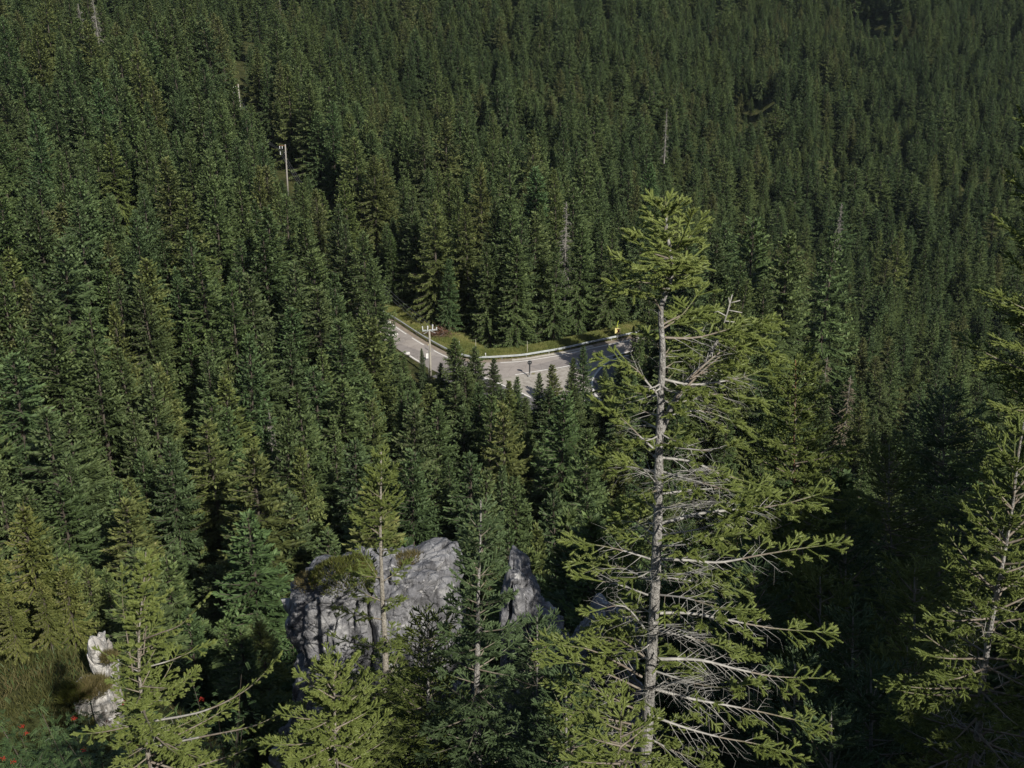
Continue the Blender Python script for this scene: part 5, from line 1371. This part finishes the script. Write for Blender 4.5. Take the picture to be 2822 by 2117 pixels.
# shaded spruces filling the hollow behind the lone spruce
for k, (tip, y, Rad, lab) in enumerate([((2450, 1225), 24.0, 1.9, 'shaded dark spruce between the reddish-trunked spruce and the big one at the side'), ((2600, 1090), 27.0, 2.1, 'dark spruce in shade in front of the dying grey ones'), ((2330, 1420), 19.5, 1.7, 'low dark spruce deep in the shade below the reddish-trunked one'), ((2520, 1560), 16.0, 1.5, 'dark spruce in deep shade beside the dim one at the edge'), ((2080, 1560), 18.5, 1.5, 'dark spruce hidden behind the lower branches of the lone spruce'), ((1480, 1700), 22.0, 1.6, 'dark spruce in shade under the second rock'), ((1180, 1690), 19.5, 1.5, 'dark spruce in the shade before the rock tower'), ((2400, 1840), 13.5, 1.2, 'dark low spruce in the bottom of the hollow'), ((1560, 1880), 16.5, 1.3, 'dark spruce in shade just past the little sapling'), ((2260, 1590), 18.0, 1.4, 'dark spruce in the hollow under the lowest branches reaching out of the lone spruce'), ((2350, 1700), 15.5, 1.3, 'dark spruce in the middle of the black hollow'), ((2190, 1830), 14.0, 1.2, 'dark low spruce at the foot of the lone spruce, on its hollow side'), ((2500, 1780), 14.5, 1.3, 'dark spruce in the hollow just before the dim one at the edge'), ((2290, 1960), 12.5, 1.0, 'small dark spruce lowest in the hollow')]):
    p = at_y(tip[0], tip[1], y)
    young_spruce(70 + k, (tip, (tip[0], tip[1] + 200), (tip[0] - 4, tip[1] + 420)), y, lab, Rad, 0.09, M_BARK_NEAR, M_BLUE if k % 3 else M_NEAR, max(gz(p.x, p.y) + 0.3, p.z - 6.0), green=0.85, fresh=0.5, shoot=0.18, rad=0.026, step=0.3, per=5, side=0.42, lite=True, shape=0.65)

# ------------------------------------------------------------------ rocks
def rock_mat(name, base, light, dark, moss=None):
    m, nt, out = new_mat(name)
    tc = N(nt, 'ShaderNodeTexCoord')
    n1 = N(nt, 'ShaderNodeTexNoise'); n1.inputs['Scale'].default_value = 1.1; n1.inputs['Detail'].default_value = 12; n1.inputs['Roughness'].default_value = 0.72
    nt.links.new(tc.outputs['Object'], n1.inputs['Vector'])
    r1 = ramp(nt, [(0.26, dark), (0.40, tuple(0.5 * (a + b) for a, b in zip(dark, base))), (0.52, base), (0.68, light)])
    nt.links.new(n1.outputs['Fac'], r1.inputs[0])
    # black lichen streaks running down, whitish patches
    mp = N(nt, 'ShaderNodeMapping'); mp.inputs['Scale'].default_value = (2.6, 2.6, 0.55); nt.links.new(tc.outputs['Object'], mp.inputs[0])
    n2 = N(nt, 'ShaderNodeTexNoise'); n2.inputs['Scale'].default_value = 1.0; n2.inputs['Detail'].default_value = 9; n2.inputs['Roughness'].default_value = 0.7; nt.links.new(mp.outputs[0], n2.inputs['Vector'])
    r2 = ramp(nt, [(0.53, (0, 0, 0)), (0.66, (0.8, 0.8, 0.8))]); nt.links.new(n2.outputs['Fac'], r2.inputs[0])
    mx = N(nt, 'ShaderNodeMix', data_type='RGBA'); nt.links.new(r2.outputs[0], mx.inputs[0]); nt.links.new(r1.outputs[0], mx.inputs[6]); mx.inputs[7].default_value = (*[c * 0.55 for c in dark], 1)
    n3 = N(nt, 'ShaderNodeTexNoise'); n3.inputs['Scale'].default_value = 5.5; n3.inputs['Detail'].default_value = 7; nt.links.new(tc.outputs['Object'], n3.inputs['Vector'])
    r3 = ramp(nt, [(0.60, (0, 0, 0)), (0.68, (0.75, 0.75, 0.75))]); nt.links.new(n3.outputs['Fac'], r3.inputs[0])
    mx2 = N(nt, 'ShaderNodeMix', data_type='RGBA'); nt.links.new(r3.outputs[0], mx2.inputs[0]); nt.links.new(mx.outputs[2], mx2.inputs[6]); mx2.inputs[7].default_value = (*[min(0.75, c * 1.25) for c in light], 1)
    b = N(nt, 'ShaderNodeBsdfPrincipled'); b.inputs['Roughness'].default_value = 0.92; b.inputs['Specular IOR Level'].default_value = 0.2
    nt.links.new(mx2.outputs[2], b.inputs['Base Color'])
    vo = N(nt, 'ShaderNodeTexVoronoi', feature='DISTANCE_TO_EDGE'); vo.inputs['Scale'].default_value = 2.4
    mpv = N(nt, 'ShaderNodeMapping'); mpv.inputs['Scale'].default_value = (1, 1, 0.5); nt.links.new(tc.outputs['Object'], mpv.inputs[0]); nt.links.new(mpv.outputs[0], vo.inputs['Vector'])
    rv = ramp(nt, [(0.0, (0, 0, 0)), (0.06, (1, 1, 1))]); nt.links.new(vo.outputs[0], rv.inputs[0])
    bv = N(nt, 'ShaderNodeBump'); bv.inputs['Strength'].default_value = 0.5; bv.inputs['Distance'].default_value = 0.12; nt.links.new(rv.outputs[0], bv.inputs['Height'])
    nb = N(nt, 'ShaderNodeTexNoise'); nb.inputs['Scale'].default_value = 7; nb.inputs['Detail'].default_value = 12; nb.inputs['Roughness'].default_value = 0.7; nt.links.new(tc.outputs['Object'], nb.inputs['Vector'])
    bp = N(nt, 'ShaderNodeBump'); bp.inputs['Strength'].default_value = 0.9; bp.inputs['Distance'].default_value = 0.10; nt.links.new(nb.outputs['Fac'], bp.inputs['Height']); nt.links.new(bv.outputs[0], bp.inputs['Normal'])
    nt.links.new(bp.outputs[0], b.inputs['Normal']); nt.links.new(b.outputs[0], out.inputs[0])
    return m
M_ROCK = rock_mat('grey_limestone', (0.22, 0.22, 0.232), (0.45, 0.445, 0.44), (0.06, 0.059, 0.062))
M_ROCKW = rock_mat('bright_limestone', (0.46, 0.44, 0.41), (0.70, 0.68, 0.64), (0.16, 0.14, 0.115))
def rock_tower(name, y, lefts, rights, depth, label, seed, mat, expo=3.2, amp=1.0, top_tilt=0.0, fiss=1.0):
    """lefts / rights: silhouette pixels from the top down at distance y; a closed craggy tower"""
    L = [at_y(px, py, y) for px, py in lefts]; Rr = [at_y(px, py, y) for px, py in rights]
    zt = max(L[0].z, Rr[0].z); zb = min(L[-1].z, Rr[-1].z) - 2.5
    K, A = 120, 240
    zs = np.linspace(zb, zt, K)
    lx = np.interp(zs, [p.z for p in L[::-1]], [p.x for p in L[::-1]]); rx = np.interp(zs, [p.z for p in Rr[::-1]], [p.x for p in Rr[::-1]])
    cx, hw = (lx + rx) / 2, np.maximum(0.05, (rx - lx) / 2)
    dz = depth * (0.75 + 0.25 * smooth(zt, zb, zs))
    ang = np.linspace(0, 2 * np.pi, A, endpoint=False)
    ca, sa = np.cos(ang), np.sin(ang)
    rr = (np.abs(ca) ** expo + np.abs(sa) ** expo) ** (-1 / expo)
    X = cx[:, None] + hw[:, None] * (rr * ca)[None]; Y = y + dz[:, None] * (rr * sa)[None] + 0 * X; Z = np.repeat(zs[:, None], A, 1)
    # cap
    rings = [np.stack([X, Y, Z], -1)]
    C = 46
    caps = []
    for i in range(1, C + 1):
        s = 1 - i / C
        w = np.array([cx[-1], y, 0])
        q = rings[0][-1].copy(); q[:, :2] = w[:2] + (q[:, :2] - w[:2]) * s
        q[:, 2] = zt + 0.35 * (1 - s ** 2.2) * min(1.0, hw[-1] / 2) + top_tilt * (q[:, 1] - y)
        caps.append(q)
    P = np.concatenate([rings[0], np.stack(caps)], 0)
    c3 = np.stack([np.concatenate([cx, np.full(C, cx[-1])]), np.full(K + C, y), P[:, 0, 2] - 0.6], -1)[:, None, :]
    out = nrmz(P - c3 + np.array([0, 0, 0.0]))
    out[K:, :, 2] += np.linspace(0, 3, C)[:, None]; out = nrmz(out)
    big = fbm(P * np.array([0.55, 0.55, 0.40]) + seed, 3, seed) * 0.40
    mid = fbm(P * np.array([1.7, 1.7, 1.0]) + seed, 4, seed + 3) * 0.22
    fz = vnoise(np.stack([P[..., 0] * 1.55 + 0.5 * vnoise(P * 0.8, seed + 5), P[..., 1] * 1.55, P[..., 2] * 0.16], -1), seed + 7)
    fis = -np.exp(-(fz / 0.06) ** 2) * 0.5 * fiss
    fz3 = vnoise(np.stack([P[..., 0] * 3.6 + vnoise(P * 1.1, seed + 15), P[..., 1] * 3.6, P[..., 2] * 0.35], -1), seed + 17); fis = fis - np.exp(-(fz3 / 0.07) ** 2) * 0.16 * fiss
    fz2 = vnoise(np.stack([P[..., 0] * 0.6, P[..., 1] * 0.6, P[..., 2] * 1.5 + 0.6 * vnoise(P * 0.7, seed + 8)], -1), seed + 9)
    fis2 = -np.exp(-(fz2 / 0.06) ** 2) * 0.16 * fiss
    fine = fbm(P * 6.0, 3, seed + 12) * 0.05
    fade = np.ones((K + C, 1)); fade[-4:] = 0.3
    Pd = P + out * ((big + mid + fis + fis2 + fine) * amp * fade)[..., None]
    v = Pd.reshape(-1, 3); n = K + C
    i = np.arange(n - 1)[:, None] * A + np.arange(A)[None]; j = np.arange(n - 1)[:, None] * A + (np.arange(A)[None] + 1) % A
    f = np.stack([i, j, j + A, i + A], -1).reshape(-1, 4)
    org = Vector((float(cx[0]), y, float(zb)))
    o = obj(name, np_mesh(name, v - np.array(org), [f], mat, True)); o.location = org
    tag(o, label, 'rock')
    return Pd
RY = 29.0
T1 = rock_tower('rock_tower', RY, ((900, 1575), (862, 1580), (812, 1600), (790, 1610), (786, 1660), (800, 1730), (826, 1785), (834, 1850), (818, 1950), (770, 2020), (735, 2117)),
                ((1235, 1575), (1243, 1590), (1250, 1620), (1250, 1700), (1262, 1800), (1290, 1950), (1310, 2117)), 1.9, 'massive grey limestone tower with vertical cracks and a flat mossy top', 17, M_ROCK)
T2 = rock_tower('rock_shoulder', RY - 1.5, ((1405, 1560), (1392, 1620), (1380, 1700), (1370, 1800), (1350, 1950), (1340, 2100)),
                ((1430, 1562), (1470, 1600), (1500, 1640), (1530, 1690), (1548, 1760), (1555, 1830), (1590, 1950), (1620, 2100)), 1.3, 'smaller jagged grey rock partly hidden behind the blue-green spruce', 29, M_ROCK, 2.4, 0.9)
T3 = rock_tower('rock_shoulder', RY + 2.5, ((1640, 1690), (1605, 1720), (1575, 1770), (1560, 1850), (1550, 2000)), ((1670, 1690), (1705, 1725), (1750, 1760), (1770, 1900), (1780, 2000)), 1.2, 'low dim rock in the shade behind the lone spruce trunk', 37, M_ROCK, 2.4, 0.8)
KY = 26.5
T4 = rock_tower('white_rock', KY, ((232, 1898), (216, 1918), (208, 1955), (204, 2040)), ((306, 1892), (322, 1915), (332, 1955), (340, 2040)), 0.8, 'lower block of bright white limestone among the rowan leaves at the foot of the knoll', 43, M_ROCKW, 2.6, 0.85, fiss=1.0)
T5 = rock_tower('white_rock', KY + 0.7, ((262, 1772), (258, 1795), (266, 1840), (280, 1880), (280, 1960)), ((282, 1775), (302, 1795), (316, 1840), (320, 1890), (324, 1960)), 0.55, 'upper crest of bright white limestone beside the young spruce with orange leaders', 47, M_ROCKW, 2.3, 0.8, fiss=1.0)

# cushions of moss, heather and grass on the rock tower
M_MOSS = foliage_mat('rock_top_heather', TREE_TINT, [(0, (0.05, 0.045, 0.016)), (0.35, (0.085, 0.095, 0.022)), (0.7, (0.115, 0.135, 0.03)), (1, (0.19, 0.13, 0.055))], per_object=False, translucent=0.25)
M_REDGRASS = foliage_mat('withered_reddish_grass', TREE_TINT, [(0, (0.085, 0.08, 0.03)), (0.5, (0.16, 0.135, 0.055)), (1, (0.26, 0.21, 0.10))], per_object=False, translucent=0.25)
def surf_z(T, x, y):
    q = T.reshape(-1, 3); d = (q[:, 0] - x) ** 2 + (q[:, 1] - y) ** 2
    k = np.argsort(d)[:14]; return float(q[k, 2].max())
def cushion(c, rx, ry, hgt, n, mat, label, seed, name='heather_cushion', blade=(0.06, 0.16), w=0.012, cat='shrub'):
    r = np.random.default_rng(seed)
    a = r.uniform(0, 6.28, n); q = np.sqrt(r.random(n))
    dx, dy = np.cos(a) * q, np.sin(a) * q
    lump = 1 + 0.35 * vnoise(np.stack([dx * 3, dy * 3, dx * 0], -1), seed)
    z = hgt * np.sqrt(np.clip(1 - q ** 2.2, 0, 1)) * lump * r.uniform(0.75, 1.0, n)
    B = np.c_[dx * rx, dy * ry, z - 0.12]
    D = nrmz(np.c_[dx * 0.9 + r.normal(0, 0.45, n), dy * 0.9 + r.normal(0, 0.45, n), 0.55 + r.random(n)])
    v, f = kites(B, D, nrmz(np.cross(D, r.normal(0, 1, (n, 3)))), r.uniform(*blade, n), np.full(n, w) * r.uniform(0.7, 1.4, n))
    t = np.clip(0.5 + 0.3 * vnoise(B * 2.5, seed + 2) + r.normal(0, 0.16, n), 0, 1)
    e = empty(name, c, label, cat)
    obj('foliage', np_mesh('foliage', v, [f], mat, False, np.repeat(t, 4)), e)
    b = MB()
    for k in range(7):
        aa = k * 0.9; b.tube([(0.1 * math.cos(aa), 0.1 * math.sin(aa), -0.1), (rx * 0.5 * math.cos(aa), ry * 0.5 * math.sin(aa), hgt * 0.5)], [0.03, 0.012], 5)
    b.build('stem', M_TWIG, e)
    return e
q = at_y(945, 1590, RY - 0.6); cushion((q.x, RY - 0.5, q.z - 0.1), 0.95, 0.9, 0.62, 5200, M_MOSS, 'rounded green heather cushion on top of the rock tower', 3)
q = at_y(1140, 1580, RY); cushion((q.x, RY + 0.4, q.z), 0.75, 0.5, 0.32, 2600, M_REDGRASS, 'reddish withered grass on the far edge of the rock tower', 4, 'grass_tuft', (0.12, 0.32), 0.008, 'grass')
q = at_y(1060, 1580, RY); cushion((q.x, RY + 0.5, q.z - 0.02), 0.8, 0.6, 0.30, 2600, M_MOSS, 'low moss patch behind the pale-trunked slim spruce on the rock', 6)
q = at_y(850, 1585, RY); cushion((q.x + 0.05, RY - 0.2, q.z - 0.1), 0.38, 0.5, 0.22, 1000, M_REDGRASS, 'small brown grass tuft at the cracked corner of the rock tower', 9, 'grass_tuft', (0.1, 0.22), 0.008, 'grass')
q = at_y(268, 1868, KY); cushion((q.x, KY - 0.35, q.z - 0.1), 0.42, 0.4, 0.30, 2200, M_REDGRASS, 'dry grass tuft growing on the face of the white outcrop', 11, 'grass_tuft', (0.12, 0.3), 0.008, 'grass')

q = at_y(296, 1815, KY); cushion((q.x, KY + 0.15, q.z - 0.1), 0.16, 0.2, 0.2, 700, M_REDGRASS, 'thin dry grass tuft high in a crack of the white crest', 13, 'grass_tuft', (0.1, 0.28), 0.008, 'grass')
q = at_y(225, 1865, KY); cushion((q.x, KY - 0.6, q.z - 0.2), 0.4, 0.3, 0.3, 1500, M_MOSS, 'green weeds overgrowing the side of the lower white block', 15, 'grass_tuft', (0.12, 0.34), 0.010, 'grass')
# ------------------------------------------------------------------ the knoll: yellow-green young trees, grass, rowans
kt = [spruce_meshes(500 + k, H=7.0, Rad=1.5, z0=0.22, droop=0.6, comb=0.9, step=0.17, per=6, tw=0.045, wide=0.62, shape=0.65, name='yellow_spruce', mat=M_YELLOW, bark=M_BARK, gap=0.12, thin=0.2) for k in range(3)]
for k, (tip, y, base, lab) in enumerate([((62, 1395), 33.0, 7.2, 'yellow-green young spruce with the tallest bushy top on the knoll'), ((172, 1560), 32.0, 5.6, 'yellow-green young spruce on the knoll just before the white outcrop'), ((-40, 1490), 31.0, 6.0, 'yellow-green young spruce on the outer side of the knoll'), ((110, 1600), 29.5, 4.8, 'small brownish-green spruce with a bare thin stem on the knoll'), ((20, 1640), 28.5, 4.4, 'small yellowish spruce low on the knoll above the rowan bushes')]):
    p = at_y(tip[0], tip[1], y); H = max(2.5, p.z - gz(p.x, p.y))
    place_tree('yellow_spruce', kt[k % 3], (p.x, p.y, p.z - H), lab, 'young spruces on the knoll', rz=k * 1.3, sc=H / 7.0)
rr = np.random.default_rng(77)
n = 90000
xa = rr.uniform(-28, -9.5, n); ya = rr.uniform(20, 44, n)
k = fbm(np.stack([xa * 0.35, ya * 0.35, xa * 0], -1), 3, 61) > -0.45
xa, ya = xa[k], ya[k]
M_KGRASS = foliage_mat('knoll_grass', TREE_TINT, [(0, (0.045, 0.055, 0.018)), (0.4, (0.085, 0.095, 0.028)), (0.75, (0.13, 0.125, 0.045)), (1, (0.20, 0.165, 0.08))], per_object=False, translucent=0.3)
tuft_field('knoll_grass', xa, ya, ground(xa, ya) - 0.03, 0.15, 0.45, M_KGRASS, 41, 'long dry grass covering the sunny knoll', 0.012, 0.5)

M_ROWAN = foliage_mat('rowan_leaflets', TREE_TINT, [(0, (0.03, 0.055, 0.02)), (0.5, (0.075, 0.125, 0.042)), (0.9, (0.13, 0.19, 0.065)), (1, (0.20, 0.17, 0.08))], rough=0.45, per_object=False, spec=0.4)
M_BERRY = noise_mat('rowan_berry_red', [(0.3, (0.22, 0.018, 0.012)), (0.7, (0.34, 0.04, 0.02))], scale=8, rough=0.35, spec=0.5)
def rowan(c, seed, H, spread, nleaf, label, berries=()):
    r = np.random.default_rng(seed)
    e = empty('rowan_bush', c, label, 'bush')
    O = np.array(c)
    b = MB(); tips = []
    for k in range(9):
        a = k * 0.7 + r.uniform(-0.2, 0.2); rad = spread * r.uniform(0.4, 1.0); hh = H * r.uniform(0.6, 1.0)
        pts = [(0.1 * math.cos(a), 0.1 * math.sin(a), -0.2), (rad * 0.35 * math.cos(a), rad * 0.35 * math.sin(a), hh * 0.55), (rad * math.cos(a), rad * math.sin(a), hh)]
        b.tube(pts, [0.025, 0.014, 0.006], 6); tips.append(pts)
    b.build('stem', M_BARK, e)
    B, D, Sd, L, W, RN = [], [], [], [], [], []
    for k in range(nleaf):
        pts = tips[int(r.integers(0, 9))]; t = r.uniform(0.35, 1.05)
        p = np.array(Vector(pts[0]).lerp(Vector(pts[1]), min(1, t * 2)) if t < 0.5 else Vector(pts[1]).lerp(Vector(pts[2]), (t - 0.5) * 2)) + r.normal(0, 0.14, 3)
        a = r.uniform(0, 6.28); d = nrmz(np.array([math.cos(a), math.sin(a), r.uniform(-0.5, 0.35)])); Lr = r.uniform(0.14, 0.22)
        lat = nrmz(np.cross(d, np.array([0, 0, 1.0]) + r.normal(0, 0.25, 3))); tone = r.uniform(0.2, 0.75)
        for j in range(7):
            s = 0.25 + 0.75 * j / 6
            q = p + d * Lr * s + np.array([0, 0, -0.07 * s * s])
            for sd in (-1, 1):
                dv = nrmz(lat * sd * 0.9 + d * 0.45 + np.array([0, 0, -0.15])); B.append(q); D.append(dv); Sd.append(nrmz(np.cross(dv, np.cross(d, lat)))); L.append(0.055); W.append(0.0085); RN.append(tone + r.normal(0, 0.08))
        B.append(p + d * Lr); D.append(d); Sd.append(lat); L.append(0.05); W.append(0.009); RN.append(tone)
    v, f = kites(*(np.array(a) for a in (B, D, Sd, L, W)))
    obj('foliage', np_mesh('foliage', v, [f], M_ROWAN, False, np.repeat(np.clip(RN, 0, 1), 4)), e)
    import bmesh
    for k, bpt in enumerate(berries):
        bm = bmesh.new()
        for j in range(22):
            m = Matrix.Translation(Vector((r.normal(0, 0.028), r.normal(0, 0.028), r.normal(0, 0.018)))); bmesh.ops.create_icosphere(bm, subdivisions=1, radius=0.011, matrix=m)
        me = bpy.data.meshes.new('berry_cluster'); bm.to_mesh(me); bm.free(); me.materials.append(M_BERRY)
        o = obj('berry_cluster', me, e); o.location = Vector(bpt) - Vector(c)
def rowan_px(px, py, y, seed, H, spread, nleaf, label, berry_px):
    p = at_y(px, py, y); z = min(gz(p.x, p.y), p.z - H) if p.z - gz(p.x, p.y) > H else gz(p.x, p.y)
    Hh = max(0.9, p.z - gz(p.x, p.y))
    rowan((p.x, p.y, gz(p.x, p.y)), seed, Hh, spread, nleaf, label, [at_y(a, b, y - 0.4 - 0.25 * (k % 3)) for k, (a, b) in enumerate(berry_px)])
rowan_px(70, 1960, 22.0, 5, 1.6, 1.2, 900, 'dark rowan bush with red berries at the foot of the knoll', ((62, 2002), (72, 2021), (40, 2098)))
rowan_px(200, 1985, 21.0, 6, 1.6, 1.1, 800, 'dark rowan bush with one red cluster below the white outcrop', ((203, 1980), (231, 2070)))
rowan_px(300, 1960, 20.5, 7, 1.6, 1.0, 800, 'dark rowan bush with red berries behind the young spruce with orange leaders', ((296, 1988), (343, 1937), (380, 2053), (556, 1925)))
rowan_px(-20, 2030, 20.5, 8, 1.6, 1.2, 700, 'dark leafy rowan bush at the very bottom of the knoll', ((8, 2090),))
rowan_px(590, 1880, 22.5, 9, 1.4, 0.9, 240, 'dim leafy bush in the shaded hollow before the rock tower', ())

# ferns and weeds in the shade of the slope under the view point
rr = np.random.default_rng(91)
n = 90000
ya = rr.uniform(9, 62, n); xa = rr.uniform(-0.55, 0.55, n) * (ya + 6)
k = (fbm(np.stack([xa * 0.5, ya * 0.5, xa * 0], -1), 3, 66) > -0.1)
xa, ya = xa[k], ya[k]
tuft_field('undergrowth', xa, ya, ground(xa, ya) - 0.05, 0.15, 0.45, M_ROWAN, 43, 'dark ferns and weeds on the shaded slope', 0.014, 0.8)

# ------------------------------------------------------------------ the air of the valley
b_ = MB(); b_.box((0, 405, 55), (1640, 1240, 310))
hz = b_.build('haze', bpy.data.materials.new('haze')); hz['kind'] = 'stuff'
hm = hz.data.materials[0]; hm.use_nodes = True; hm.node_tree.nodes.clear()
ho = hm.node_tree.nodes.new('ShaderNodeOutputMaterial'); hv = hm.node_tree.nodes.new('ShaderNodeVolumePrincipled')
hv.inputs['Color'].default_value = (0.70, 0.84, 1.0, 1); hv.inputs['Density'].default_value = 0.00003; hv.inputs['Anisotropy'].default_value = 0.0
hm.node_tree.links.new(hv.outputs[0], ho.inputs['Volume'])
SC.cycles.volume_bounces = 0
SC.cycles.volume_max_steps = 64
